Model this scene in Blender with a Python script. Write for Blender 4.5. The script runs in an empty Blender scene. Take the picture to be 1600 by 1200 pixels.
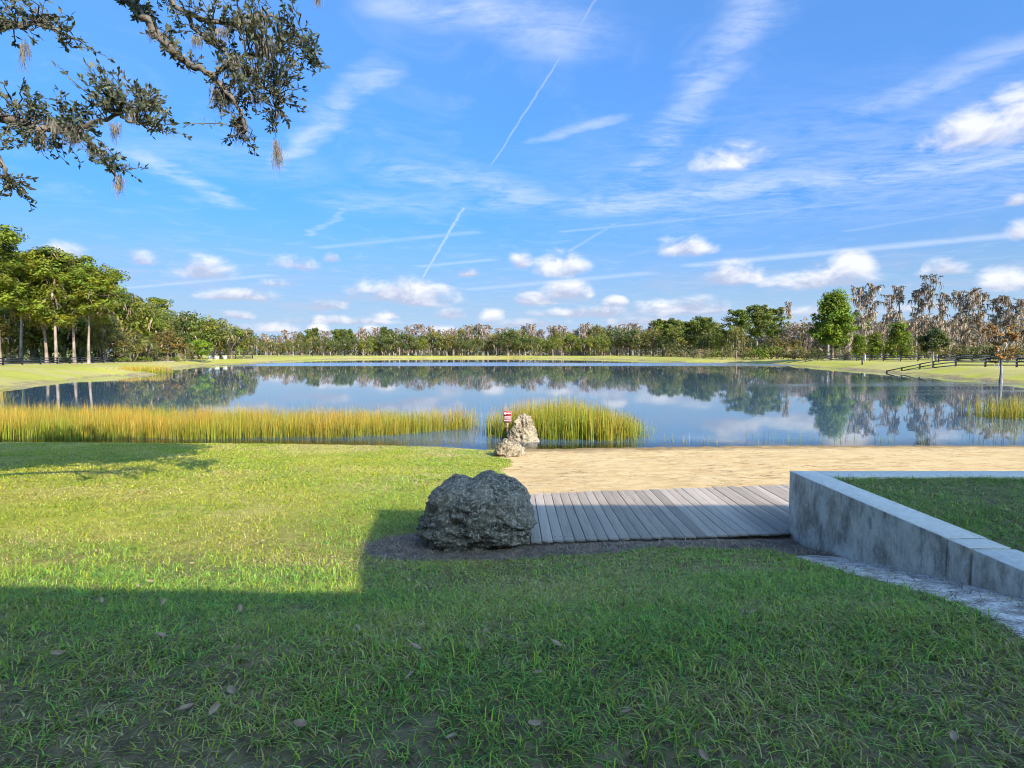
import bpy, math, random
import numpy as np
from mathutils import Vector, noise as mnoise

random.seed(7)
rng = np.random.default_rng(7)
scene = bpy.context.scene
COL = scene.collection
PI = math.pi

# ------------------------------------------------------------------ camera
F = 900.0                       # focal length in pixels of a 1600 px wide frame
CAMZ = 3.0                      # metres above the lake
PITCH = math.atan(50 / 900)
cam = bpy.data.objects.new('camera', bpy.data.cameras.new('camera'))
COL.objects.link(cam)
cam.location = (0, 0, CAMZ)
cam.rotation_euler = (PI / 2 - PITCH, 0, 0)
cam.data.sensor_width = 36.0
cam.data.lens = 36.0 * F / 1600
cam.data.clip_start = 0.05
cam.data.clip_end = 6000
scene.camera = cam

def ray(px, py):
    u, v = (px - 800) / F, (600 - py) / F
    cp, sp = math.cos(PITCH), math.sin(PITCH)
    return (u, cp + v * sp, -sp + v * cp)
def on_z(px, py, z):
    d = ray(px, py); t = (z - CAMZ) / d[2]
    return (d[0] * t, d[1] * t, z)
def at_y(px, py, Y):
    d = ray(px, py); t = Y / d[1]
    return (d[0] * t, Y, CAMZ + d[2] * t)

# ------------------------------------------------------------------ sun, exposure
SUN_AZ, SUN_EL = math.radians(33), math.radians(30)      # behind the camera, to the right
sun_dir = Vector((math.sin(SUN_AZ) * math.cos(SUN_EL), -math.cos(SUN_AZ) * math.cos(SUN_EL), math.sin(SUN_EL)))
sun = bpy.data.objects.new('sun', bpy.data.lights.new('sun', 'SUN'))
COL.objects.link(sun)
sun.data.energy = 2.1
sun.data.angle = math.radians(0.3)
sun.data.color = (1.0, 0.90, 0.74)
sun.rotation_euler = sun_dir.to_track_quat('Z', 'Y').to_euler()
scene.view_settings.view_transform = 'Standard'
scene.view_settings.look = 'None'
scene.view_settings.exposure = 2.25
scene.view_settings.gamma = 1.0
scene.view_settings.use_curve_mapping = False
scene.cycles.use_denoising = True
scene.cycles.max_bounces = 6
scene.cycles.pixel_filter_type = 'BLACKMAN_HARRIS'
scene.cycles.filter_width = 1.05
scene.cycles.transparent_max_bounces = 12
scene.cycles.caustics_reflective = False
scene.cycles.caustics_refractive = False

# ------------------------------------------------------------------ node helper
class G:
    def __init__(s, nt): s.nt = nt; s.n = nt.nodes; s.l = nt.links
    def put(s, sock, v):
        if v is None: return
        if isinstance(v, bpy.types.NodeSocket): s.l.new(v, sock)
        else:
            if hasattr(sock.default_value, '__len__') and not hasattr(v, '__len__'):
                v = [v] * len(sock.default_value)
            if hasattr(sock.default_value, '__len__') and len(sock.default_value) == 4 and len(v) == 3: v = (*v, 1)
            sock.default_value = v
    def new(s, t, **kw):
        n = s.n.new(t)
        for k, v in kw.items(): setattr(n, k, v)
        return n
    def m(s, op, a, b=None, c=None, clamp=False):
        n = s.new('ShaderNodeMath', operation=op, use_clamp=clamp)
        for i, v in enumerate((a, b, c)): s.put(n.inputs[i], v)
        return n.outputs[0]
    def v(s, op, a, b=None, c=None):
        n = s.new('ShaderNodeVectorMath', operation=op)
        for i, q in enumerate((a, b, c)):
            if op == 'SCALE' and i == 1: s.put(n.inputs['Scale'], q)
            else: s.put(n.inputs[i], q)
        return n.outputs['Value'] if op in ('LENGTH', 'DOT_PRODUCT', 'DISTANCE') else n.outputs[0]
    def mix(s, f, a, b, blend='MIX'):
        n = s.new('ShaderNodeMix', data_type='RGBA', blend_type=blend)
        s.put(n.inputs[0], f); s.put(n.inputs[6], a); s.put(n.inputs[7], b)
        return n.outputs[2]
    def noise(s, vec, scale, detail=4, rough=0.55, dist=0.0, col=False):
        n = s.new('ShaderNodeTexNoise')
        s.put(n.inputs['Vector'], vec); s.put(n.inputs['Scale'], scale); s.put(n.inputs['Detail'], detail)
        s.put(n.inputs['Roughness'], rough); s.put(n.inputs['Distortion'], dist)
        return n.outputs['Color' if col else 'Fac']
    def mr(s, val, a, b, c=0.0, d=1.0, kind='SMOOTHSTEP'):
        n = s.new('ShaderNodeMapRange', interpolation_type=kind)
        for i, q in enumerate((val, a, b, c, d)): s.put(n.inputs[i], q)
        return n.outputs[0]
    def sep(s, vec):
        n = s.new('ShaderNodeSeparateXYZ'); s.put(n.inputs[0], vec); return n.outputs
    def comb(s, x, y, z):
        n = s.new('ShaderNodeCombineXYZ')
        for i, q in enumerate((x, y, z)): s.put(n.inputs[i], q)
        return n.outputs[0]
    def attr(s, name, out='Color'):
        return s.new('ShaderNodeAttribute', attribute_name=name).outputs[out]
    def bump(s, h, strength=0.5, dist=0.02):
        n = s.new('ShaderNodeBump'); s.put(n.inputs['Height'], h); s.put(n.inputs['Strength'], strength)
        s.put(n.inputs['Distance'], dist); return n.outputs[0]

# ------------------------------------------------------------------ sky
world = bpy.data.worlds.new('World'); scene.world = world
world.use_nodes = True
g = G(world.node_tree); g.n.clear()
sky = g.new('ShaderNodeTexSky', sky_type='NISHITA', sun_disc=False)
sky.sun_elevation = SUN_EL; sky.sun_rotation = PI - SUN_AZ
sky.air_density = 1.0; sky.dust_density = 6.0; sky.ozone_density = 2.0; sky.altitude = 0
dirv = g.new('ShaderNodeTexCoord').outputs['Generated']
dx, dy, dz = g.sep(dirv)[:3]
azs = g.m('ARCTAN2', dx, dy)
# clouds described for the half of the sky in view go on, mirrored, in the half behind
azf = g.m('SUBTRACT', g.m('PINGPONG', g.m('ADD', azs, PI / 2), PI), PI / 2)
els = g.m('ARCSINE', dz)
ae = g.comb(azf, els, 0.0)
pl = g.v('SCALE', g.comb(dx, g.m('ABSOLUTE', dy), 0.0), g.m('DIVIDE', 1.0, g.m('MAXIMUM', dz, 0.015)))

def px_ae(x, y):
    d = ray(x, y); return math.atan2(d[0], d[1]), math.atan2(d[2], math.hypot(d[0], d[1]))
def px_pl(x, y):
    d = ray(x, y); return (d[0] / d[2], d[1] / d[2])

# high thin cloud: broad veils and narrow contrails, straight in the plane of their height
fib = g.noise(g.v('MULTIPLY', pl, (1.0, 1.0, 0)), 2.2, 7, 0.62, 0.9)
fib2 = g.noise(g.v('MULTIPLY', g.v('ADD', pl, (4, 2, 0)), (0.7, 1.6, 0)), 5.5, 6, 0.65, 1.3)
warp = g.v('SCALE', g.v('SUBTRACT', g.noise(pl, 1.6, 4, 0.6, 0.0, True), (0.5, 0.5, 0.5)), 0.42)
warp2 = g.v('SCALE', g.v('SUBTRACT', g.noise(pl, 5.0, 2, 0.5, 0.0, True), (0.5, 0.5, 0.5)), 0.03)
pw = g.v('ADD', pl, g.v('MULTIPLY', warp, (1, 1, 0)))
pn = g.v('ADD', pl, g.v('MULTIPLY', warp2, (1, 1, 0)))
def streak(x0, y0, x1, y1, hw, s, p):
    a, b = px_pl(x0, y0), px_pl(x1, y1)
    xm, ym = (x0 + x1) / 2, (y0 + y1) / 2
    L = math.hypot(x1 - x0, y1 - y0); nx, ny = -(y1 - y0) / L, (x1 - x0) / L
    q0, q1 = px_pl(xm, ym), px_pl(xm + nx * hw, ym + ny * hw)
    ba = (b[0] - a[0], b[1] - a[1]); bb = ba[0] ** 2 + ba[1] ** 2
    cr = abs((q1[0] - q0[0]) * ba[1] - (q1[1] - q0[1]) * ba[0]) / math.sqrt(bb)
    pa = g.v('SUBTRACT', p, (a[0], a[1], 0))
    h = g.m('MULTIPLY', g.v('DOT_PRODUCT', pa, (ba[0], ba[1], 0)), 1 / bb, clamp=True)
    d = g.v('LENGTH', g.v('SUBTRACT', pa, g.v('SCALE', (ba[0], ba[1], 0), h)))
    return g.mr(d, cr, 0.0, 0.0, s)
veil = None
for a in [(1215, -20, 965, 320, 70, .85), (940, 322, 1610, 245, 36, 1.0), (650, 15, 890, 55, 62, 1.0), (590, 115, 430, 262, 36, .95),
          (215, 240, 370, 322, 20, .95), (840, 217, 960, 182, 15, .75), (640, 265, 830, 312, 38, .8), (560, 318, 960, 318, 26, .55),
          (1340, 175, 1580, 75, 40, .7), (250, 235, 430, 265, 40, .4), (1150, 300, 1620, 250, 95, .6), (545, 326, 480, 368, 9, .75)]:
    s_ = streak(*a, pw)
    veil = s_ if veil is None else g.m('MAXIMUM', veil, s_)
trail = None
for a in [(931, 0, 768, 258, 3, .55), (724, 325, 661, 433, 3.6, .8), (1090, 414, 1565, 369, 7, .7), (660, 416, 765, 406, 4, .5),
          (500, 387, 740, 363, 5, .4), (880, 362, 1350, 315, 4, .45), (740, 452, 1000, 428, 5, .5), (200, 450, 420, 430, 4, .5),
          (1330, 360, 1590, 318, 5, .3), (890, 392, 960, 350, 4, .4)]:
    s_ = streak(*a, pn)
    trail = s_ if trail is None else g.m('MAXIMUM', trail, s_)
veil_a = g.m('MULTIPLY', veil, g.mr(g.m('ADD', g.m('MULTIPLY', fib, .6), g.m('MULTIPLY', fib2, .4)), .30, .66))
trail_a = g.m('MULTIPLY', trail, g.mr(fib2, .2, .55, .35, 1.0))
haze_a = g.mr(fib, .47, .78, 0.0, .27)
thin = g.m('MAXIMUM', g.m('MAXIMUM', veil_a, trail_a), haze_a)
low = g.mr(els, -0.03, 0.27, .9, 0.0)           # whiter air towards the horizon
skyc = g.v('MULTIPLY', sky.outputs[0], (0.64, 0.91, 1.24))
skyc = g.v('MULTIPLY', skyc, g.mix(g.mr(els, .10, .55, 0, 1, 'LINEAR'), (.27, .62, .92), (.74, .92, 1.0)))   # deep azure belt of a clear winter sky
c0 = g.mix(low, skyc, (1.95, 2.75, 3.7))
lowc = g.m('MULTIPLY', g.mr(g.noise(g.v('MULTIPLY', g.v('ADD', dirv, g.v('SCALE', warp, .02)), (1, 1, 5)), 9.0, 6, .6, .3), .49, .66), g.m('MULTIPLY', g.mr(els, .20, .06), .36))
c0 = g.mix(lowc, c0, (1.9, 2.05, 2.7))
c1 = g.mix(g.m('MULTIPLY', thin, .58), c0, (2.9, 3.2, 3.9))
# heaped clouds: soft ellipses in azimuth and elevation broken up by noise
blobs = [(318, 420, 62, 20, 1, .5), (105, 392, 46, 16, 1, .6), (228, 404, 30, 14, .8, .2), (460, 410, 36, 15, .8, .25), (517, 402, 13, 9, .9, .3),
         (375, 460, 60, 11, .9, .3), (635, 455, 74, 22, 1, .35), (665, 470, 34, 11, 1, .7), (877, 411, 38, 22, 1.1, .65), (815, 404, 17, 17, .7, .3),
         (888, 454, 36, 16, 1, .45), (840, 468, 32, 11, 1, .5), (768, 490, 17, 15, 1.1, .9), (612, 490, 32, 10, .9, .5), (705, 490, 28, 9, .9, .4),
         (960, 470, 17, 9, 1, .5), (1068, 384, 46, 17, .95, .45), (1142, 428, 50, 20, 1, .45), (1270, 433, 78, 22, 1.1, .6), (1328, 412, 36, 24, 1.3, 1.0),
         (1478, 418, 38, 15, 1, .6), (1572, 434, 52, 20, 1.1, .7), (1596, 357, 28, 20, 1.1, .8), (1545, 197, 88, 36, 1.15, .7), (1600, 165, 55, 50, 1.2, .9),
         (1062, 478, 60, 18, .95, .3), (560, 500, 90, 8, .8, .25), (820, 505, 70, 8, .8, .3), (1180, 500, 60, 8, .7, .35), (330, 510, 60, 8, .7, .3), (430, 440, 40, 8, .55, .2), (1420, 480, 60, 9, .6, .4), (1145, 246, 60, 24, .72, .75), (497, 513, 16, 9, 1.1, .95), (436, 512, 36, 9, .9, .6), (580, 514, 14, 7, 1.1, .8),
         (500, 476, 66, 9, .75, .15), (730, 425, 20, 9, .75, .1), (910, 487, 75, 10, .8, .2), (365, 492, 30, 8, .9, .4), (690, 520, 60, 10, .8, .5),
         (1010, 500, 60, 10, .8, .3), (1240, 480, 70, 16, .6, .4), (1590, 312, 18, 10, .8, .4)]
nv = g.v('MULTIPLY', dirv, (1, 1, 1.7))
n1 = g.noise(nv, 13, 8, 0.60, 0.35)
n1s = g.noise(g.v('ADD', nv, (0.014, 0, 0.020)), 13, 4, 0.55, 0.35)
emb = g.m('MULTIPLY', g.m('SUBTRACT', n1, n1s), 3.6)
n1c = g.m('MULTIPLY', g.m('SUBTRACT', n1, .5), 2.0)
BG = 0.064
def background(c):
    n = g.new('ShaderNodeBackground'); g.put(n.inputs[0], c); n.inputs[1].default_value = BG
    return n.outputs[0]
shader = background(c1)
# the sky is evaluated in sectors of azimuth, each with only its own clouds, to keep it cheap
edges = [-1.6, -.55, -.36, -.18, -.02, .12, .30, .48, 1.6]
spans = []
for x, y, hw, hh, s, br in blobs:
    a0, e0 = px_ae(x, y + hh * .45)
    wa = abs(px_ae(x + hw, y)[0] - px_ae(x - hw, y)[0]) / 2 * 1.6
    we = abs(px_ae(x, y + hh)[1] - px_ae(x, y - hh)[1]) / 2 * 1.95
    spans.append((a0, e0, wa, we, s, br))
for s0, s1 in zip(edges[:-1], edges[1:]):
    cd = cw = None; top = 0
    for a0, e0, wa, we, s, br in spans:
        if a0 + wa < s0 or a0 - wa > s1: continue
        top = max(top, e0 + we)
        q = g.v('MULTIPLY', g.v('SUBTRACT', ae, (a0, e0, 0)), (1 / wa, 1 / we, 0))
        q = g.v('MULTIPLY_ADD', g.v('ABSOLUTE', q), (0, -.75, 0), g.v('MULTIPLY', q, (1, 1.75, 0)))
        w = g.m('MULTIPLY', g.m('SUBTRACT', 1.0, g.v('LENGTH', q), clamp=True), s)
        wb = g.m('MULTIPLY', w, g.m('ADD', br - .2, g.m('MULTIPLY', g.sep(q)[1], .95)))
        cd = w if cd is None else g.m('MAXIMUM', cd, w)
        cw = (w, wb) if cw is None else (g.m('ADD', cw[0], w), g.m('ADD', cw[1], wb))
    dens = g.m('ADD', cd, n1c)
    calpha = g.m('MULTIPLY', g.mr(dens, .14, .80), g.mr(cd, .0, .28))
    lit = g.m('ADD', g.m('DIVIDE', cw[1], g.m('ADD', cw[0], .02)), emb)
    ccol = g.mix(g.mr(lit, -.1, .95, 0, 1, 'LINEAR'), (1.8, 2.0, 2.65), (3.55, 3.55, 3.7))
    c2 = g.mix(g.m('MULTIPLY', calpha, .86), c1, ccol)
    inside = g.m('MULTIPLY', g.m('MULTIPLY', g.m('GREATER_THAN', azf, s0), g.m('LESS_THAN', azf, s1 + 1e-4)),
                 g.m('MULTIPLY', g.m('LESS_THAN', els, top), g.m('GREATER_THAN', els, -.02)))
    mx = g.new('ShaderNodeMixShader'); g.put(mx.inputs[0], inside); g.l.new(shader, mx.inputs[1]); g.l.new(background(c2), mx.inputs[2])
    shader = mx.outputs[0]
out = g.new('ShaderNodeOutputWorld'); g.l.new(shader, out.inputs[0])
world.cycles.sampling_method = 'NONE'

# ------------------------------------------------------------------ numeric helpers
def _hash(ix, iy, seed):
    h = (ix.astype(np.int64) * 374761393 + iy.astype(np.int64) * 668265263 + seed * 1442695041) & 0x7fffffff
    h = ((h ^ (h >> 13)) * 1274126177) & 0x7fffffff
    return ((h ^ (h >> 16)) & 0xffff) / 65535.0
def vnoise(x, y, seed=0):
    ix, iy = np.floor(x), np.floor(y); fx, fy = x - ix, y - iy
    fx = fx * fx * (3 - 2 * fx); fy = fy * fy * (3 - 2 * fy)
    a, b = _hash(ix, iy, seed), _hash(ix + 1, iy, seed)
    c, d = _hash(ix, iy + 1, seed), _hash(ix + 1, iy + 1, seed)
    return a + (b - a) * fx + (c - a) * fy + (a - b - c + d) * fx * fy
def fbm(x, y, oct=4, seed=0):
    s, a, t = 0, 1.0, 0
    for i in range(oct):
        s = s + a * vnoise(x * 2 ** i + 17.3 * i, y * 2 ** i - 9.1 * i, seed + i); t += a; a *= .5
    return s / t
def sstep(a, b, x):
    t = np.clip((x - a) / (b - a), 0, 1); return t * t * (3 - 2 * t)

class MB:
    """collects quads with point colours and links them as one mesh"""
    def __init__(s): s.V = []; s.Q = []; s.C = []; s.n = 0
    def add(s, v, q, c=(1, 1, 1)):
        v = np.asarray(v, float).reshape(-1, 3); q = np.asarray(q, int).reshape(-1, 4)
        c = np.asarray(c, float)
        if c.ndim == 1: c = np.repeat(c[None], len(v), 0)
        s.V.append(v); s.Q.append(q + s.n); s.C.append(c); s.n += len(v)
        return s
    def tube(s, pts, rad, sides=7, c=(1, 1, 1)):
        pts = np.asarray(pts, float); n = len(pts); rad = np.broadcast_to(np.asarray(rad, float), (n,))
        T = np.gradient(pts, axis=0); T /= np.linalg.norm(T, axis=1)[:, None] + 1e-9
        ref = np.where(np.abs(T[:, 2:3]) > .8, np.array([[1., 0, 0]]), np.array([[0, 0, 1.]]))
        A = np.cross(T, ref); A /= np.linalg.norm(A, axis=1)[:, None]
        B = np.cross(T, A); th = np.arange(sides) * 2 * PI / sides
        V = pts[:, None] + rad[:, None, None] * (np.cos(th)[None, :, None] * A[:, None] + np.sin(th)[None, :, None] * B[:, None])
        i = np.arange(n - 1)[:, None] * sides; k = np.arange(sides)[None]; k2 = (k + 1) % sides
        q = np.stack([i + k, i + k2, i + sides + k2, i + sides + k], -1).reshape(-1, 4)
        s.add(V.reshape(-1, 3), q, c)
        # end cap
        if sides == 4: s.Q.append(np.array([[s.n - 4, s.n - 3, s.n - 2, s.n - 1]]))
        return s
    def box(s, lo, hi, c=(1, 1, 1)):
        x0, y0, z0 = lo; x1, y1, z1 = hi
        v = [(x0, y0, z0), (x1, y0, z0), (x1, y1, z0), (x0, y1, z0), (x0, y0, z1), (x1, y0, z1), (x1, y1, z1), (x0, y1, z1)]
        q = [(0, 3, 2, 1), (4, 5, 6, 7), (0, 1, 5, 4), (1, 2, 6, 5), (2, 3, 7, 6), (3, 0, 4, 7)]
        return s.add(v, q, c)
    def mesh(s, name, mat, smooth=False):
        me = bpy.data.meshes.new(name)
        V = np.concatenate(s.V); Q = np.concatenate(s.Q); C = np.concatenate(s.C)
        me.vertices.add(len(V)); me.vertices.foreach_set('co', V.astype(np.float32).ravel())
        me.loops.add(Q.size); me.loops.foreach_set('vertex_index', Q.astype(np.int32).ravel())
        me.polygons.add(len(Q)); me.polygons.foreach_set('loop_start', np.arange(0, Q.size, 4, dtype=np.int32))
        me.polygons.foreach_set('loop_total', np.full(len(Q), 4, np.int32))
        if smooth: me.polygons.foreach_set('use_smooth', np.ones(len(Q), bool))
        at = me.color_attributes.new('Col', 'FLOAT_COLOR', 'POINT')
        at.data.foreach_set('color', np.concatenate([C, np.ones((len(C), 1))], 1).astype(np.float32).ravel())
        me.update(calc_edges=True); me.validate()
        me.materials.append(mat)
        return me
    def build(s, name, mat, parent=None, smooth=False):
        return link(name, s.mesh(name, mat, smooth), parent)
def link(name, data, parent=None):
    o = bpy.data.objects.new(name, data); COL.objects.link(o)
    if parent: o.parent = parent
    return o
def tag(o, label, cat, group=None):
    o['label'] = label; o['category'] = cat
    if group: o['group'] = group
    return o
def kind(o, k, label=None):
    o['kind'] = k
    if label: o['label'] = label
    return o
def empty(name, loc, rz=0):
    e = link(name, None); e.location = loc; e.rotation_euler = (0, 0, rz); e.empty_display_size = .2
    return e

# ------------------------------------------------------------------ materials
def new_mat(name):
    m = bpy.data.materials.new(name); m.use_nodes = True
    g = G(m.node_tree); p = g.n['Principled BSDF']
    return m, g, p
def leaf_mat(name, trans=.42, rough=.6, spec=.25):
    m, g, p = new_mat(name)
    c = g.attr('Col')
    g.put(p.inputs['Base Color'], c); p.inputs['Roughness'].default_value = rough
    p.inputs['Specular IOR Level'].default_value = spec
    t = g.new('ShaderNodeBsdfTranslucent'); g.put(t.inputs[0], g.v('MULTIPLY', c, (1.0, 1.15, .6)))
    mx = g.new('ShaderNodeMixShader'); mx.inputs[0].default_value = trans
    g.l.new(p.outputs[0], mx.inputs[1]); g.l.new(t.outputs[0], mx.inputs[2])
    g.l.new(mx.outputs[0], g.n['Material Output'].inputs[0])
    return m
def noise_mat(name, c1, c2, scale, rough=.85, stretch=(1, 1, 1), bump=.4, bdist=.02, detail=6, obj=True, spec=.2):
    m, g, p = new_mat(name)
    vec = g.v('MULTIPLY', g.new('ShaderNodeTexCoord').outputs['Object'], stretch)
    n = g.noise(vec, scale, detail, .6)
    g.put(p.inputs['Base Color'], g.mix(g.mr(n, .3, .7), c1, c2))
    p.inputs['Roughness'].default_value = rough; p.inputs['Specular IOR Level'].default_value = spec
    g.put(p.inputs['Normal'], g.bump(n, bump, bdist))
    return m
M = {}
M['leaf'] = leaf_mat('leaf'); M['grass'] = leaf_mat('grass_blade', .30, .45, .35); M['reed'] = leaf_mat('reed', .25, .6, .2)
M['moss'] = leaf_mat('hanging_moss', .25, .95, .0)
M['bark'] = noise_mat('bark', (.10, .075, .055), (.27, .20, .15), 3.0, .95, (1, 1, .25), .7, .06)
M['bark_pine'] = noise_mat('pine_bark', (.13, .095, .075), (.33, .25, .20), 2.2, .95, (1, 1, .3), .7, .06)
M['bark_grey'] = noise_mat('grey_bark', (.13, .115, .11), (.30, .265, .25), 3.0, .95, (1, 1, .25), .6, .05)
M['black_wood'] = noise_mat('black_fence_paint', (.012, .013, .018), (.035, .036, .045), 6, .6, (1, 1, 1), .2, .01)
M['wall_paint'] = noise_mat('stucco', (.62, .58, .50), (.70, .66, .58), 8, .9, (1, 1, 1), .3, .01)
M['roof'] = noise_mat('roof_shingle', (.10, .09, .085), (.18, .16, .15), 5, .9)
M['white'] = noise_mat('white_paint', (.62, .62, .62), (.78, .78, .76), 5, .5)
M['greybox'] = noise_mat('grey_white_paint', (.38, .38, .38), (.48, .48, .47), 5, .6)
M['glass'] = noise_mat('window_glass', (.03, .04, .05), (.05, .06, .07), 1, .08, bump=0, spec=.6)

# ground: masks in the point colour (R beach sand, G dark earth, B pale sand) and Col2 (R far turf, G dryness, B bank earth)
m, g, p = new_mat('ground'); M['ground'] = m
geo = g.new('ShaderNodeNewGeometry').outputs['Position']
mk = g.sep(g.attr('Col')); mk2 = g.sep(g.attr('Col2'))
nA = g.noise(geo, 1.3, 6, .6); nB = g.noise(geo, 9, 6, .65); nC = g.noise(geo, 55, 4, .7); nD = g.noise(geo, .35, 4, .55)
soil = g.mix(g.mr(nB, .3, .7), (.085, .062, .034), (.23, .17, .095))
soil = g.mix(g.mr(nC, .52, .75, 0, .6), soil, (.38, .30, .16))
turf = g.mix(g.mr(nB, .3, .7), (.25, .26, .03), (.38, .36, .05))
turf = g.mix(g.m('MULTIPLY', g.mr(nA, .35, .7), .5), turf, (.34, .28, .09))
turf = g.mix(g.m('MULTIPLY', g.mr(nD, .52, .7), .45), turf, (.19, .22, .035))
dryc = g.mix(g.mr(nB, .3, .7), (.30, .23, .10), (.42, .33, .16))
turf = g.mix(g.m('MULTIPLY', g.mr(mk2[1], .1, .9), .85), turf, dryc)
near = g.mix(g.mr(mk2[1], .1, .9), soil, dryc)
gcol = g.mix(mk2[0], near, turf)
bankc = g.mix(g.mr(nB, .3, .7), (.12, .085, .06), (.26, .19, .13))
gcol = g.mix(g.mr(g.m('ADD', mk2[2], g.m('MULTIPLY', g.m('SUBTRACT', nA, .5), .9)), .3, .75), gcol, bankc)
gx = g.v('MULTIPLY', geo, (.55, 1.35, 1))
sN = g.noise(gx, 2.2, 7, .68, .6); sF = g.noise(geo, 130, 3, .7)
sand = g.mix(g.mr(sN, .28, .68), (.49, .315, .14), (.62, .445, .235))
deb = g.m('MULTIPLY', g.mr(g.noise(gx, 4.5, 8, .75, 1.2), .515, .64), g.mr(g.noise(geo, .6, 3, .5), .34, .60))
sand = g.mix(g.m('MULTIPLY', deb, .9), sand, (.17, .09, .035))
sand = g.mix(g.m('MULTIPLY', g.mr(g.noise(gx, 1.1, 6, .7, .5), .54, .70), .5), sand, (.33, .20, .085))
sand = g.mix(g.mr(sF, .52, .72, 0, .4), sand, (.26, .18, .09))
zz = g.sep(geo)[2]
sand = g.mix(g.mr(g.m('ADD', zz, g.m('MULTIPLY', g.m('SUBTRACT', nA, .5), .14)), .14, .02, 0, .85), sand, (.20, .13, .06))      # wet strip at the water
edge = lambda k, w=.7: g.mr(g.m('ADD', k, g.m('MULTIPLY', g.m('SUBTRACT', g.m('ADD', g.m('MULTIPLY', nB, .6), g.m('MULTIPLY', nC, .4)), .5), w)), .38, .62)
gcol = g.mix(edge(mk[0], .8), gcol, sand)
earth = g.mix(g.mr(nB, .3, .72), (.11, .08, .065), (.30, .215, .17))
earth = g.mix(g.mr(nC, .58, .74, 0, .7), earth, (.42, .34, .29))
gcol = g.mix(edge(mk[1], .9), gcol, earth)
pale = g.mix(g.mr(g.m('ADD', g.m('MULTIPLY', nB, .5), g.m('MULTIPLY', nC, .5)), .38, .62), (.24, .19, .165), (.84, .75, .68))
gcol = g.mix(edge(mk[2], 1.3), gcol, pale)
g.put(p.inputs['Base Color'], gcol); p.inputs['Roughness'].default_value = .95; p.inputs['Specular IOR Level'].default_value = .12
hgt = g.m('ADD', g.m('ADD', nC, g.m('MULTIPLY', nB, 2.0)), g.m('MULTIPLY', sN, .7))
g.put(p.inputs['Normal'], g.bump(hgt, .8, .016))

# water
m, g, p = new_mat('lake_water'); M['water'] = m
geo = g.new('ShaderNodeNewGeometry').outputs['Position']
wx, wy, wz = g.sep(geo)[:3]
wa_ = g.noise(g.v('MULTIPLY', geo, (.9, 1.5, 1)), 1.1, 3, .5)
wb_ = g.noise(g.v('MULTIPLY', geo, (1, 1.6, 1)), 5.0, 2, .5)
big = g.noise(g.v('MULTIPLY', geo, (.02, .05, 1)), 1.0, 3, .5)
wyw = g.m('ADD', wy, g.m('MULTIPLY', g.m('SUBTRACT', big, .5), 22))
band = g.m('MULTIPLY', g.mr(wy, 118, 128), g.mr(wyw, 168, 158))                   # breeze across the middle of the lake
band = g.m('MULTIPLY', band, g.mr(wx, -72, -58))
b2 = g.m('MULTIPLY', g.m('MULTIPLY', g.mr(wyw, 36, 41), g.mr(wyw, 66, 52)), g.mr(g.m('ADD', wx, g.m('MULTIPLY', g.m('SUBTRACT', big, .5), 30)), 14, 30))
b2 = g.m('MULTIPLY', b2, g.mr(g.noise(g.v('MULTIPLY', geo, (.03, .16, 1)), 1, 3, .5), .42, .58))
ruf = g.m('MAXIMUM', g.m('MULTIPLY', band, 1.0), g.m('MULTIPLY', b2, .55))
hh_ = g.m('ADD', g.m('MULTIPLY', wa_, .030), g.m('MULTIPLY', wb_, .004))
bst = g.m('ADD', .028, g.m('MULTIPLY', ruf, .55))
nb = g.new('ShaderNodeBump'); g.put(nb.inputs['Height'], g.m('MULTIPLY', hh_, bst)); nb.inputs['Strength'].default_value = 1.0; nb.inputs['Distance'].default_value = 1.0
fr = g.new('ShaderNodeFresnel'); fr.inputs[0].default_value = 1.333; g.l.new(nb.outputs[0], fr.inputs[1])
gl = g.new('ShaderNodeBsdfGlossy'); gl.inputs[0].default_value = (1, 1, 1, 1); g.put(gl.inputs['Roughness'], g.m('ADD', .022, g.m('MULTIPLY', ruf, .20)))
g.l.new(nb.outputs[0], gl.inputs['Normal'])
df = g.new('ShaderNodeBsdfDiffuse'); df.inputs[0].default_value = (.05, .09, .13, 1)
tr = g.new('ShaderNodeBsdfTransparent'); tr.inputs[0].default_value = (.93, .88, .72, 1)
dm = g.new('ShaderNodeMixShader'); g.put(dm.inputs[0], g.mr(g.sep(g.attr('Col'))[0], 0.0, .30))
g.l.new(tr.outputs[0], dm.inputs[1]); g.l.new(df.outputs[0], dm.inputs[2])
mx = g.new('ShaderNodeMixShader'); g.l.new(fr.outputs[0], mx.inputs[0]); g.l.new(dm.outputs[0], mx.inputs[1]); g.l.new(gl.outputs[0], mx.inputs[2])
g.l.new(mx.outputs[0], g.n['Material Output'].inputs[0])

# weathered planks
m, g, p = new_mat('weathered_plank'); M['plank'] = m
oi = g.new('ShaderNodeObjectInfo').outputs['Random']
oc = g.v('ADD', g.new('ShaderNodeTexCoord').outputs['Object'], g.comb(g.m('MULTIPLY', oi, 31), g.m('MULTIPLY', oi, 77), 0))
gr = g.noise(g.v('MULTIPLY', oc, (1, .045, 1)), 60, 6, .65, .3); gr2 = g.noise(oc, 5, 5, .6)
pc = g.mix(g.mr(gr, .32, .66), (.14, .11, .088), (.46, .375, .305))
pc = g.mix(g.mr(gr2, .45, .75, 0, .55), pc, (.15, .13, .12))
pc = g.mix(g.mr(g.m('FRACT', g.m('MULTIPLY', oi, 7.31)), .1, .9, 0, .55), pc, (.16, .135, .115))
pc = g.mix(g.mr(oi, 0.2, 1, 0, .5), pc, (.50, .42, .355))
pc = g.mix(g.m('MULTIPLY', g.mr(g.noise(g.v('MULTIPLY', oc, (1, .3, 1)), 14, 4, .65), .60, .70), .6), pc, (.10, .085, .075))
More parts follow.
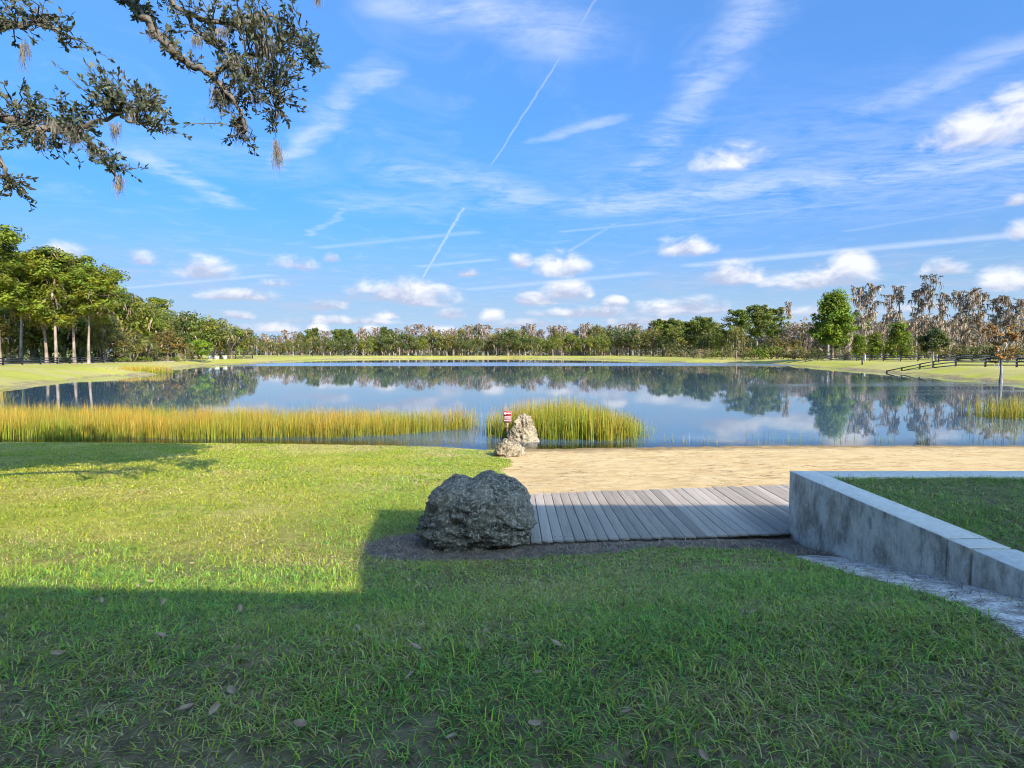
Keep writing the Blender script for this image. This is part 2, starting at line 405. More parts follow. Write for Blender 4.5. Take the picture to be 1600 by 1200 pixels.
spk = g.mr(g.noise(oc, 26, 3, .6), .66, .72)
pc = g.mix(g.m('MULTIPLY', spk, .7), pc, (.70, .66, .62))
lx, ly = g.sep(g.new('ShaderNodeTexCoord').outputs['Object'])[:2]
sx_ = g.m('MULTIPLY', g.m('SUBTRACT', g.m('ABSOLUTE', lx), .28), .12); sy_ = g.m('MULTIPLY', g.m('SUBTRACT', g.m('ABSOLUTE', ly), .44), 2.2)
scr = g.m('LESS_THAN', g.m('ADD', g.m('MULTIPLY', sx_, sx_), g.m('MULTIPLY', sy_, sy_)), .000085)
pc = g.mix(g.m('MULTIPLY', scr, .85), pc, (.05, .04, .035))
g.put(p.inputs['Base Color'], pc); p.inputs['Roughness'].default_value = .8; p.inputs['Specular IOR Level'].default_value = .25
g.put(p.inputs['Normal'], g.bump(gr, .6, .006))

# concrete
m, g, p = new_mat('concrete'); M['concrete'] = m
oc = g.new('ShaderNodeNewGeometry').outputs['Position']
st = g.noise(g.v('MULTIPLY', oc, (1, 1, .55)), 3.4, 8, .72, .15); sp = g.noise(oc, 22, 6, .7); bl = g.noise(oc, 1.6, 6, .68, .2)
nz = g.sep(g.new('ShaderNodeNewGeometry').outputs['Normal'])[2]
cc = g.mix(g.mr(st, .36, .62), (.27, .225, .165), (.68, .60, .485))
cc = g.mix(g.mr(bl, .5, .66, 0, .6), cc, (.74, .685, .59))
cc = g.mix(g.mr(g.noise(g.v('MULTIPLY', oc, (1, 1, .45)), 4.5, 7, .72, .15), .53, .67, 0, .6), cc, (.13, .125, .11))
cc = g.mix(g.mr(g.noise(oc, 7.0, 7, .7, 2.0), .63, .68, 0, .6), cc, (.78, .76, .73))
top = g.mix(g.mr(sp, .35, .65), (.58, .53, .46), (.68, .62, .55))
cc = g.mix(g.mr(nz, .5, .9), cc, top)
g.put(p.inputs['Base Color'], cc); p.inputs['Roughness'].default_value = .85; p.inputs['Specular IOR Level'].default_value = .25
g.put(p.inputs['Normal'], g.bump(g.m('ADD', g.m('MULTIPLY', sp, 1.6), st), .6, .012))

def rock_mat(name, dark, mid, light, scale, lichen):
    m, g, p = new_mat(name)
    oc = g.new('ShaderNodeTexCoord').outputs['Object']
    a = g.noise(oc, scale, 8, .72, .4); b = g.noise(oc, scale * 9, 6, .72); c = g.noise(oc, scale * .6, 4, .6)
    vo = g.new('ShaderNodeTexVoronoi'); g.put(vo.inputs['Vector'], oc); vo.inputs['Scale'].default_value = scale * 4.5
    k = g.mix(g.mr(a, .34, .66), dark, mid)
    k = g.mix(g.mr(b, .49, .62, 0, lichen), k, light)
    k = g.mix(g.mr(c, .55, .72, 0, .35), k, tuple(x * .9 for x in mid))
    k = g.mix(g.mr(vo.outputs['Distance'], .22, .05, 0, .55), k, tuple(x * .6 for x in dark))
    g.put(p.inputs['Base Color'], k); p.inputs['Roughness'].default_value = .92; p.inputs['Specular IOR Level'].default_value = .2
    g.put(p.inputs['Normal'], g.bump(g.m('ADD', g.m('ADD', a, b), g.m('MULTIPLY', vo.outputs['Distance'], .9)), .9, .03))
    return m
M['boulder'] = rock_mat('boulder_stone', (.045, .037, .028), (.26, .215, .165), (.66, .57, .47), 4.0, .55)
M['limestone'] = rock_mat('limestone', (.065, .047, .030), (.30, .235, .155), (.56, .47, .34), 3.0, .7)

# ------------------------------------------------------------------ terrain
lake = np.array([(-27, 22), (-22, 19.2), (-12, 18.9), (-6, 18.6), (-2.2, 18.1), (-.9, 17.5), (.4, 17.7), (3, 17.9), (8, 18.3), (16, 18.4), (26, 19), (36, 22),
                 (44, 31), (47, 42), (48, 54), (50, 64), (52.5, 73), (55, 84), (58, 100), (62, 128), (66, 150), (60, 162), (50, 168), (46, 215), (30, 262),
                 (0, 288), (-40, 284), (-70, 262), (-78, 235), (-74, 190), (-71, 159), (-69, 129), (-62, 104), (-51, 86), (-47.5, 76), (-51, 73), (-46, 59),
                 (-41.5, 48), (-35, 34)], float)
def signed(X, Y):
    best = np.full(X.shape, 1e9); ins = np.zeros(X.shape, bool)
    n = len(lake)
    for i in range(n):
        a, b = lake[i], lake[(i + 1) % n]; ba = b - a
        t = np.clip(((X - a[0]) * ba[0] + (Y - a[1]) * ba[1]) / (ba @ ba), 0, 1)
        best = np.minimum(best, np.hypot(X - a[0] - t * ba[0], Y - a[1] - t * ba[1]))
        cr = ((a[1] > Y) != (b[1] > Y)) & (X < (b[0] - a[0]) * (Y - a[1]) / (b[1] - a[1] + 1e-12) + a[0])
        ins ^= cr
    return np.where(ins, -best, best)
def ground_z(X, Y, sd=None):
    X = np.asarray(X, float); Y = np.asarray(Y, float)
    if sd is None: sd = signed(X, Y)
    wob = (fbm(X * .25, Y * .25, 3, 5) - .5)
    sdw = sd + wob * 1.2 * sstep(0, 10, np.abs(Y - 0) ) * (Y < 30) + wob * 3 * (Y >= 30)
    bank = np.where(sdw > 0, .25 * sstep(0, 1.0, sdw) + .75 * sstep(.5, 7, sdw) , np.maximum(-1.5, sdw * .16))
    s = sd
    near = np.interp(s, [-60, -9, 0, 4.4, 9.4, 10.6, 11.7, 13.2, 14.6, 16.5, 19, 24, 60], [-1.5, -1.3, 0, .36, .78, .82, .86, 1.19, 1.49, 1.67, 1.75, 1.82, 1.9])
    nearw = near + wob * .10 * sstep(0, 5, s)
    w = 1 - sstep(17, 24, Y)
    z = bank * (1 - w) + nearw * w
    far = sstep(150, 500, np.hypot(X, Y)) * (fbm(X * .01, Y * .01, 3, 9) - .3) * 1.2
    z = z + np.where(sd > 30, far, 0)
    z = np.where((X > 3.3) & (Y < 6.6) & (X < 60), np.minimum(z, 1.25), z)
    return z
def masks(X, Y):
    n = fbm(X * 1.1, Y * 1.1, 4, 21) - .5
    n2 = fbm(X * 3.1, Y * 3.1, 3, 33) - .5
    xb = np.interp(Y, [6, 9, 12.5, 15.5, 18], [.35, .28, -.12, -.25, -.55])
    sand = sstep(-.22, .22, X - xb + n * .8) * sstep(6.3, 6.7, Y + n2 * .1)
    sand = sand * sstep(46, 40, X) * sstep(34, 28, Y)
    # dark earth round the boulder and along the front of the boardwalk to the wall
    el = ((X + .55) / 1.15) ** 2 + ((Y - 6.35) / .62) ** 2
    e1 = sstep(1.35, .7, el + n * .7)
    y0 = np.interp(X, [-.6, .6, 1.5, 2.4, 3.3], [5.75, 6.0, 6.15, 6.1, 5.85])
    e2 = sstep(-.14, .10, Y - y0 + n * .3) * sstep(9, 8.6, Y) * sstep(-.5, -.1, X) * sstep(3.5, 3.4, X)
    xw = np.interp(Y, [2, 3.4, 4.4, 5.4, 6.3], [2.5, 2.74, 2.72, 2.72, 2.6])
    b = sstep(-.12, .12, X - xw + n * .35) * sstep(6.4, 5.6, Y)
    pale = b * sstep(6.0, 5.2, Y + n * .9)
    earth = np.maximum.reduce([e1, e2, b * (1 - pale)])
    sand = sand * (1 - np.maximum(e1, e2) * (Y < 6.9))
    return sand, earth, pale * .95
def axis(segs):
    out = [np.arange(a, b, s) for a, b, s in segs]; return np.unique(np.round(np.concatenate(out), 4))
def geom(a, b, n): return a * (b / a) ** (np.arange(n + 1) / n)
xs = np.concatenate([-geom(30, 2500, 60)[::-1], axis([(-29.5, -12, .35), (-12, -6, .14), (-6, 6, .08), (6, 14, .14), (14, 30, .35)]), geom(30, 2500, 60)])
xs = np.unique(np.concatenate([xs, axis([(-90, -30, 1.3), (30, 90, 1.3)])]))
ys = np.concatenate([-geom(1, 60, 14)[::-1], axis([(-.9, 1.5, .3), (1.5, 9.2, .08), (9.2, 20, .12), (20, 34, .4), (34, 110, .9), (110, 320, 2.0)]), geom(320, 4500, 45)])
X, Y = np.meshgrid(xs, ys); SD = signed(X, Y)
Z = ground_z(X, Y, SD)
s_, e_, p_ = masks(X, Y)
nearb = (Y < 22)
Z = Z + nearb * ((fbm(X * 6, Y * 6, 3, 3) - .5) * .03 + s_ * (fbm(X * 5.5, Y * 5.5, 3, 11) - .5) * .04)
far_turf = sstep(4.2, 9.5, np.hypot(X, Y)) * .9
dry = np.maximum(sstep(3.2, .3, SD) * nearb * sstep(-.1, .3, SD + .5), 0) * (1 - s_) + .5 * sstep(.50, .68, fbm(X * .5, Y * .5, 4, 77)) * nearb
dry = dry + (~nearb) * sstep(.9, .55, np.abs(fbm(X * .06, Y * .12, 3, 41) - .5) * 6) * .55
bank = (~nearb) * sstep(2.6, .4, SD) * sstep(-2, 0, SD) * .62
C1 = np.stack([s_, e_, p_], -1).reshape(-1, 3); C2 = np.stack([far_turf, np.clip(dry, 0, 1), bank], -1).reshape(-1, 3)
V = np.stack([X, Y, Z], -1).reshape(-1, 3)
ny, nx = X.shape
idx = (np.arange(ny - 1)[:, None] * nx + np.arange(nx - 1)[None])
Q = np.stack([idx, idx + 1, idx + nx + 1, idx + nx], -1).reshape(-1, 4)
fs = C1[Q].mean(1)
cls = np.where(fs[:, 0] > .5, 1, np.where(fs[:, 2] > .5, 3, np.where(fs[:, 1] > .5, 2, 0)))
for k, nm in enumerate(('lawn', 'beach', 'bare_earth', 'pale_sand')):
    q = Q[cls == k]; u, inv = np.unique(q, return_inverse=True)
    b = MB(); b.add(V[u], inv.reshape(-1, 4), C1[u])
    o = b.build(nm, M['ground'], smooth=True)
    at = o.data.color_attributes.new('Col2', 'FLOAT_COLOR', 'POINT')
    at.data.foreach_set('color', np.concatenate([C2[u], np.ones((len(u), 1))], 1).astype(np.float32).ravel())
    kind(o, 'structure')

# lake surface
wxs = np.unique(np.concatenate([axis([(-90, -30, 3), (-30, -8, .8), (-8, 20, .35), (20, 90, 2.5)])]))
wys = axis([(16, 24, .25), (24, 40, 1), (40, 300, 4)])
X2, Y2 = np.meshgrid(wxs, wys); dep = np.clip(-ground_z(X2, Y2), 0, 1.5)
ny, nx = X2.shape; idx = (np.arange(ny - 1)[:, None] * nx + np.arange(nx - 1)[None])
q = np.stack([idx, idx + 1, idx + nx + 1, idx + nx], -1).reshape(-1, 4)
keep = (signed(X2, Y2).ravel()[q].min(1) < 4)
u, inv = np.unique(q[keep], return_inverse=True)
b = MB(); b.add(np.stack([X2, Y2, 0 * X2], -1).reshape(-1, 3)[u], inv.reshape(-1, 4), np.repeat(dep.reshape(-1, 1)[u], 3, 1))
kind(b.build('lake_water', M['water'], smooth=True), 'structure')

# sandy track along the left fence
b = MB(); t = np.linspace(0, 1, 40)
for off in (0, 2.2): pass
cx = np.interp(t, [0, .5, 1], [-96, -72, -74]); cy = np.interp(t, [0, .35, 1], [62, 84, 128])
Lx, Ly = cx - 1.2, cy; Rx, Ry = cx + 1.2, cy - .4
vv = np.concatenate([np.stack([Lx, Ly, ground_z(Lx, Ly) + .03], 1), np.stack([Rx, Ry, ground_z(Rx, Ry) + .03], 1)])
qq = [(i, i + 40, i + 41, i + 1) for i in range(39)]
M['track'] = noise_mat('track_sand', (.42, .33, .25), (.58, .47, .38), 1.5, .95)
kind(b.add(vv, qq).build('track', M['track']), 'structure')

# ------------------------------------------------------------------ concrete wall round the raised lawn
WX, WY, WT, WZ = 3.24, 6.66, .31, 1.615
def bevel_box(name, lo, hi, mat, parent, bev=.009):
    b = MB().box(lo, hi); me = b.mesh(name, mat); o = link(name, me, parent)
    md = o.modifiers.new('bevel', 'BEVEL'); md.width = bev; md.segments = 2
    return o
wall = empty('retaining_wall', (WX, WY, .8)); 
def wpart(name, lo, hi):
    return bevel_box(name, tuple(a - b for a, b in zip(lo, (WX, WY, .8))), tuple(a - b for a, b in zip(hi, (WX, WY, .8))), M['concrete'], wall)
wpart('wall_panel', (WX, 4.225, .3), (WX + WT, WY - .002, WZ))
wpart('wall_panel', (WX + .004, 4.015, .3), (WX + WT - .004, 4.222, WZ - .003))
wpart('wall_panel', (WX, -1.0, .3), (WX + WT, 3.985, WZ))
wpart('joint_filler', (WX + .03, 3.987, .3), (WX + WT - .03, 4.013, WZ - .02))
wpart('wall_panel', (WX + WT + .003, WY - WT, .3), (30, WY, WZ - .001))
tag(wall, 'low grey stained concrete retaining wall turning a corner beside the boardwalk', 'wall')
# raised lawn inside it
rx = axis([(WX + WT - .05, 9, .12), (9, 31, .5)]); ry = axis([(-12, 1, .6), (1, WY - WT + .08, .12)])
RX, RY = np.meshgrid(rx, ry); RZ = 1.58 + (fbm(RX * 1.5, RY * 1.5, 3, 8) - .5) * .05
ny, nx = RX.shape; idx = (np.arange(ny - 1)[:, None] * nx + np.arange(nx - 1)[None])
b = MB(); b.add(np.stack([RX, RY, RZ], -1).reshape(-1, 3), np.stack([idx, idx + 1, idx + nx + 1, idx + nx], -1).reshape(-1, 4), (0, 0, 0))
o = b.build('raised_lawn', M['ground'], smooth=True); kind(o, 'structure')
at = o.data.color_attributes.new('Col2', 'FLOAT_COLOR', 'POINT')
at.data.foreach_set('color', np.tile(np.array([0, 0, 0, 1], np.float32), nx * ny))

# ------------------------------------------------------------------ boardwalk
bw = empty('boardwalk', on_z(1040, 840, .8))
BZ = .905
fl, fr_, bl_, br_ = [np.array(on_z(*q, BZ)) for q in ((838, 845.5), (1235, 832.5), (821, 771.5), (1237, 757))]
o0 = np.array(bw.location)
def edge_pt(a, b, x):
    t = (x - a[0]) / (b[0] - a[0]); return a + (b - a) * t
pw_ = .128; x = .08; proto = None; k = 0
pb = MB().box((-.5, -.5, -.5), (.5, .5, .5)).mesh('plank', M['plank'])
while x < 5.4:
    w_ = pw_ * random.uniform(.965, 1.02)
    if x < WX - .012 < x + w_: w_ = WX - .012 - x
    xc = x + w_ / 2
    f_, r_ = edge_pt(fl, fr_, xc), edge_pt(bl_, br_, xc)
    y0, y1 = f_[1] + random.uniform(-.012, .012), r_[1] + random.uniform(-.02, .02)
    if xc > WX - .02: y0 = max(y0, WY + .015)
    P = link('plank', pb, bw)
    P.location = (xc - o0[0], (y0 + y1) / 2 - o0[1], BZ - .019 + random.uniform(-.003, .003) - o0[2])
    P.scale = (w_ - .009, y1 - y0, .038); P.rotation_euler = (random.uniform(-.002, .002), random.uniform(-.012, .012), random.uniform(-.002, .002))
    md = P.modifiers.new('bevel', 'BEVEL'); md.width = .003; md.segments = 1
    x += w_
for yy in (6.62, 7.6, 8.35):
    j = MB().box((.10 - o0[0], yy - .02 - o0[1], .60 - o0[2]), ((WX - .03 if yy < WY + .05 else 5.3) - o0[0], yy + .02 - o0[1], BZ - .042 - o0[2])).build('joist', M['plank'], bw)
tag(bw, 'weathered grey plank boardwalk between the big boulder and the concrete wall', 'boardwalk')

# ------------------------------------------------------------------ rocks
def rock(name, loc, fn, mat, label, sub=6):
    import bmesh
    bm = bmesh.new(); bmesh.ops.create_icosphere(bm, subdivisions=sub, radius=1)
    for v in bm.verts: v.co = fn(v.co.normalized())
    me = bpy.data.meshes.new(name); bm.to_mesh(me); bm.free()
    me.polygons.foreach_set('use_smooth', np.ones(len(me.polygons), bool)); me.materials.append(mat)
    o = link(name, me); o.location = loc; return tag(o, label, 'rock')
def pits(p, s, amp):
    d = mnoise.voronoi(p * s)[0][0]; return -amp * max(0, .42 - d) / .42
def big_fn(n):
    e = 2.9
    r = (abs(n.x) ** e + abs(n.y) ** e + abs(n.z) ** e) ** (-1 / e)
    p = Vector((n.x * .625 * r, n.y * .52 * r, n.z * .415 * r))
    k = 1 + .10 * mnoise.fractal(n * 1.3 + Vector((3, 1, 7)), 1, 2, 3)
    k += .06 * mnoise.fractal(n * 3.6, .8, 2, 4) + .035 * mnoise.fractal(n * 11, .7, 2, 4)
    k += pits(n + Vector((1, 2, 3)), 3.2, .08) + pits(n + Vector((4, 1, 0)), 1.7, .09) + pits(n, 7, .05) + pits(n, 15, .025)
    if n.z > 0:                                   # two lobes on top, slope on the right
        p.z += .06 * math.exp(-((p.x - .14) / .22) ** 2) - .035 * math.exp(-((p.x + .10) / .06) ** 2) + .02 * math.exp(-((p.x + .2) / .08) ** 2)
        p.z -= .20 * max(0, p.x - .28) + .22 * max(0, -p.x - .30)
    else:                                         # undercut foot
        f = 1 - .16 * min(1, -n.z) ** 2 ; p.x = p.x * f - .03; p.y *= f
    # hollow under the right shoulder
    k -= .10 * math.exp(-((n.x - .62) ** 2 + (n.z + .18) ** 2) / .02) * (n.y < .2)
    k -= .09 * math.exp(-((n.x - .02) ** 2 + (n.z + .45) ** 2) / .02) * (n.y < .2)
    return p * k
bx_, by_, bz_ = on_z(747, 868, .80)
rock('boulder', (bx_ + .0, by_ + .36, 1.125), big_fn, M['boulder'], 'big dark pitted boulder at the left end of the boardwalk')
def small_fn(n):
    r = (abs(n.x) ** 2.3 + abs(n.y) ** 2.3 + abs(n.z) ** 2.3) ** (-1 / 2.3)
    p = Vector((n.x * .39 * r, n.y * .34 * r, n.z * .25 * r))
    k = 1 + .25 * mnoise.fractal(n * 1.5 + Vector((9, 4, 2)), 1, 2, 3) + .12 * mnoise.fractal(n * 4.2, .8, 2, 4) + pits(n, 3.0, .16) + pits(n + Vector((5, 0, 0)), 7, .06)
    p.z += .07 * math.exp(-((p.x + .08) / .12) ** 2) * (n.z > 0)
    return p * k
q = on_z(799, 717, .12); rock('limestone_rock', (q[0] - .06, q[1] + .2, .30), small_fn, M['limestone'], 'small rounded pale limestone rock where the lawn meets the beach', 5)
def tall_fn(n):
    p = Vector((n.x, n.y, n.z))
    h = (n.z + 1) / 2
    wid = .57 * (1 - .72 * h ** 1.25) + .02
    s = math.sqrt(max(1e-6, 1 - n.z * n.z))
    prof = min(1, s * 1.6)
    cx = -.10 + .13 * h
    if n.x > 0: wid *= 1.08 + .25 * math.exp(-(h / .22) ** 2)
    p = Vector((cx + n.x / (s + 1e-6) * wid * prof, n.y / (s + 1e-6) * wid * .75 * prof, -.22 + 1.14 * h))
    k = .16 * mnoise.fractal(n * 1.7 + Vector((2, 8, 1)), 1, 2, 3) + .09 * mnoise.fractal(n * 5, .8, 2, 4) + pits(n, 3.4, .16) + pits(n + Vector((5, 0, 0)), 8, .06)
    return p + Vector((n.x, n.y, n.z * .4)) * k * .62
q = on_z(814, 692, .0); rock('limestone_rock', (q[0] + .10, q[1] + .5, .0), tall_fn, M['limestone'], 'tall peaked limestone rock at the water edge in front of the sign', 5)

# ------------------------------------------------------------------ sign
sg = empty('warning_sign', (at_y(793, 650, 19.6)[0], 19.6, -.3))
def smat(name, c):
    m, g, p = new_mat(name); g.put(p.inputs['Base Color'], g.mix(g.noise(g.new('ShaderNodeTexCoord').outputs['Object'], 9, 4), c, tuple(x * .85 for x in c))); p.inputs['Roughness'].default_value = .5; return m
M['sred'] = smat('sign_red', (.34, .035, .04)); M['swhite'] = smat('sign_white', (.72, .66, .66)); M['spink'] = smat('sign_lower', (.40, .15, .16)); M['post'] = noise_mat('sign_post_wood', (.22, .15, .12), (.34, .24, .2), 8)
zt = at_y(793, 642, 19.6)[2] + .3
MB().box((-.03, .02, 0), (.03, .08, zt - .02)).build('post', M['post'], sg)
pn_ = MB().box((-.14, 0, zt - .40), (.14, .016, zt)).build('panel', M['spink'], sg)
MB().box((-.13, -.004, zt - .17), (.13, -.001, zt - .012)).build('header', M['sred'], pn_)
b = MB(); th = np.linspace(0, 2 * PI, 17)[:-1]
for i in range(0, 16):
    a0_, a1_ = i * PI / 8, (i + 1) * PI / 8
    b.add([(-.075, -.0075, zt - .085), (-.075 + .037 * math.cos(a0_), -.0075, zt - .085 + .037 * math.sin(a0_)), (-.075 + .037 * math.cos(a1_), -.0075, zt - .085 + .037 * math.sin(a1_)), (-.075, -.0075, zt - .085)], [(0, 1, 2, 3)])
b.build('emblem', M['swhite'], pn_)
b = MB()
for (xa, xb, za, zb) in [(-.028, .11, .105, .072), (-.11, .11, .215, .20), (-.10, .09, .25, .235), (-.11, .10, .285, .27), (-.12, .12, .35, .328)]:
    x = xa
    while x < xb:
        w_ = random.uniform(.018, .045); b.box((x, -.007, zt - za), (min(x + w_, xb), -.0045, zt - zb)); x += w_ + .01
kind(b.build('lettering', M['swhite'], pn_), 'stuff')
tag(sg, 'small red warning sign with white disc and lettering behind the peaked rock', 'sign')

# ------------------------------------------------------------------ fences
def fence(name, pts, label, h=1.25, rails=3, step=2.6, zs=None):
    """pts: ground line (X, Y[, Z]); posts and rails are parts"""
    P = [Vector((p[0], p[1], p[2] if len(p) > 2 else float(ground_z(np.array([p[0]]), np.array([p[1]]))[0]))) for p in pts]
    root = empty(name, P[0]); o = P[0]
    st = []
    for a, b in zip(P[:-1], P[1:]):
        n = max(1, round((b - a).length / step))
        for i in range(n): st.append(a.lerp(b, i / n))
    st.append(P[-1])
    for i, q in enumerate(st):
        l = q - o
        MB().box((l.x - .085, l.y - .085, l.z - .5), (l.x + .085, l.y + .085, l.z + h)).build('post', M['black_wood'], root)
        if i + 1 < len(st):
            r = st[i + 1] - o; d = (r - l); d.z = 0; d.normalize(); n_ = Vector((-d.y, d.x, 0)) * .03
            for k in range(rails):
                zc = h * (.93 - k * .78 / max(1, rails - 1) * .88)
                off = Vector((d.y, -d.x, 0)) * .115
                c0_, c1_ = l + off + Vector((0, 0, zc)), r + off + Vector((0, 0, zc)); up = Vector((0, 0, .075))
                vv = [c0_ - n_ - up, c0_ + n_ - up, c0_ + n_ + up, c0_ - n_ + up, c1_ - n_ - up, c1_ + n_ - up, c1_ + n_ + up, c1_ - n_ + up]
                MB().add([tuple(v) for v in vv], [(0, 1, 2, 3), (7, 6, 5, 4), (0, 4, 5, 1), (1, 5, 6, 2), (2, 6, 7, 3), (3, 7, 4, 0)]).build('rail', M['black_wood'], root)
    tag(root, label, 'fence')
def gp(px, D, z=None):
    X_ = (px - 800) / F * D
    return (X_, D) if z is None else (X_, D, z)
fence('board_fence', [gp(-60, 80), gp(5, 86), gp(90, 95), gp(178, 108)], 'long black board fence along the sandy track under the pines', 1.1, 3, 2.6)
fence('board_fence', [gp(355, 172), gp(395, 178)], 'short dark board fence at the far end of the oaks on the left bank', 1.2, 3, 2.6)
fence('board_fence', [gp(1229, 136, -.75), gp(1258, 135, .05), gp(1277, 134.5, .6), gp(1297, 134, .95), gp(1380, 130, 1.0), gp(1462, 124, 1.0)], 'farther black board fence running down into the lake near the big green pine', 1.25, 3, 2.9)
fence('board_fence', [gp(1386, 84.5, -.95), gp(1409, 83, -.45), gp(1437, 82, .12), gp(1458, 81, .5), gp(1493, 80, .9), gp(1640, 74, 1.0)], 'nearer black board fence running down into the lake left of the orange cypress', 1.25, 3, 3.2)
fence('board_fence', [gp(1466, 112, 1.0), gp(1660, 104, 1.0)], 'black board fence behind the grass at the right edge below grey cypresses', 1.4, 4, 2.6)
# small things on the banks
def marker(px, D, h, mat, label, nm):
    X_, Y_ = gp(px, D); z = float(ground_z(np.array([X_]), np.array([Y_]))[0]); r = empty(nm, (X_, Y_, z))
    MB().box((-.09, -.09, -.3), (.09, .09, h)).build('post', mat, r); MB().box((-.15, -.15, h + .002), (.15, .15, h + .18)).build('cap', mat, r)
    tag(r, label, 'post')
marker(1347, 103, 1.0, M['black_wood'], 'short dark capped post on the right bank between the two fences', 'marker_post')
marker(1351, 129, 1.2, M['greybox'], 'pale capped post standing at the farther black fence', 'marker_post')
for px, D, w_, h_, lab in [(329, 158, .7, 1.0, 'leftmost pale box under the oaks on the left bank'), (339, 160, 1.2, .75, 'wide grey-white box between two pale boxes under the oaks'), (352, 164, 1.0, .9, 'white box farthest along under the oaks on the left bank')]:
    X_, Y_ = gp(px, D); z = float(ground_z(np.array([X_]), np.array([Y_]))[0]); r = empty('utility_box', (X_, Y_, z))
    MB().box((-w_ / 2, -.4, .08), (w_ / 2, .4, h_)).build('cabinet', M['greybox'], r); MB().box((-w_ / 2 - .06, -.46, h_ + .002), (w_ / 2 + .06, .46, h_ + .09)).build('lid', M['greybox'], r)
    MB().box((-w_ / 2 - .05, -.45, -.3), (w_ / 2 + .05, .45, .078)).build('plinth', M['concrete'], r)
    tag(r, lab, 'box')

# ------------------------------------------------------------------ house behind the photographer (casts the lawn's shadow)
HB = .745 / math.cos(SUN_AZ) * (math.tan(SUN_EL) / .7265)
def house():
    r = empty('house', (3, -6, 1.7))
    o = Vector((3, -6, 1.7))
    def bx(nm, lo, hi, mat, par=r): return MB().box(tuple(a - b for a, b in zip(lo, o)), tuple(a - b for a, b in zip(hi, o))).build(nm, mat, par)
    k = math.tan(SUN_EL) / math.cos(SUN_AZ)
    yf = -7.0
    def hit(px, py):
        q = on_z(px, py, 1.0)
        for _ in range(12): q = on_z(px, py, float(ground_z(np.array([q[0]]), np.array([q[1]]))[0]))
        return q
    A, B = hit(556, 928), hit(590, 797); ta = math.tan(SUN_AZ)
    Ht = B[2] + (B[1] - yf) * k; Hl = A[2] + (A[1] - yf) * k; xc = B[0] + (B[1] - yf) * ta
    L = (Ht - A[2]) / k; d_ = yf + L - A[1]; side = (A[0] - xc + L * ta) / d_
    def prism(nm, pts, z0, z1, mat):                      # left side runs back at a slight angle
        v = [(x_ - o.x, y_ - o.y, z_ - o.z) for z_ in (z0, z1) for x_, y_ in pts]
        return MB().add(v, [(0, 3, 2, 1), (4, 5, 6, 7), (0, 1, 5, 4), (1, 2, 6, 5), (2, 3, 7, 6), (3, 0, 4, 7)]).build(nm, mat, r)
    pts = [(xc, yf), (36, yf), (36, yf - 11), (xc + side * 11, yf - 11)]
    prism('wall', pts, .8, Ht - .25, M['wall_paint']); prism('roof', pts, Ht - .248, Ht, M['roof'])
    bx('wall', (-30, yf - 10, .8), (xc - .01, yf - .05, Hl - .25), M['wall_paint']); bx('roof', (-30.3, yf - 10.3, Hl - .248), (xc - .012, yf, Hl), M['roof'])
    for x_ in (8, 13, 18, 23):
        f = bx('window', (x_, yf + .002, 2.6), (x_ + 1.6, yf + .06, 4.3), M['white'], r); bx('pane', (x_ + .1, yf + .062, 2.7), (x_ + 1.5, yf + .068, 4.2), M['glass'], f)
    for x_ in (-20, -15, -10, -5):
        f = bx('window', (x_, yf - .048, 2.5), (x_ + 1.6, yf + .01, 4.0), M['white'], r); bx('pane', (x_ + .1, yf + .012, 2.6), (x_ + 1.5, yf + .018, 3.9), M['glass'], f)
    tag(r, 'pale stucco house behind the viewer whose shadow falls across the lawn', 'house')
house()
#@@TREES
# ------------------------------------------------------------------ foliage builders
def unit(n):
    v = rng.normal(size=(n, 3)); return v / np.linalg.norm(v, axis=1)[:, None]
def cards(b, P, N, size, col, aspect=1.0, roll=None):
    """leaf-spray quads at P, facing N"""
    n = len(P); size = np.broadcast_to(np.asarray(size, float), (n,))
    R = unit(n); A = np.cross(N, R); A /= np.linalg.norm(A, axis=1)[:, None] + 1e-9; B = np.cross(N, A)
    h = size[:, None] / 2
    # a bent, pointed quad reads as a spray rather than as a card
    V = np.stack([P - A * h * aspect, P - B * h * .55, P + A * h * aspect + N * h * .25, P + B * h * .55], 1)
    q = np.arange(n * 4).reshape(-1, 4)
    b.add(V.reshape(-1, 3), q, np.repeat(np.asarray(col, float).reshape(-1, 3) * np.ones((n, 1)), 4, 0))
def tint(base, n, var=.25, hue=.12):
    base = np.asarray(base, float)
    k = 1 + rng.normal(size=(n, 1)) * var
    h = rng.normal(size=(n, 1)) * hue
    return np.clip(base[None] * np.clip(k, .35, 2.0) * np.concatenate([1 + h, 1 - h * .2, 1 - h], 1), .004, .7)
def clumps(b, C, R, n, size, base, flat=1.0, up=.3, var=.2, cvar=.18, shell=.55, aspect=1.0):
    """n sprays spread through each ellipsoidal clump"""
    C = np.asarray(C, float); K = len(C); R = np.broadcast_to(np.asarray(R, float), (K,))
    d = unit(K * n); rad = shell + (1 - shell) * rng.random(K * n) ** .6
    P = np.repeat(C, n, 0) + d * rad[:, None] * np.repeat(R, n)[:, None] * np.array([1, 1, flat])
    N = d * 1.0 + unit(K * n) * .55 + np.array([0, 0, up]); N /= np.linalg.norm(N, axis=1)[:, None]
    ct = np.repeat(tint(base, K, cvar, .10), n, 0)
    col = ct * tint((1, 1, 1), K * n, var, .06)
    cards(b, P, N, size * rng.uniform(.6, 1.35, K * n), np.clip(col, .004, .7), aspect)
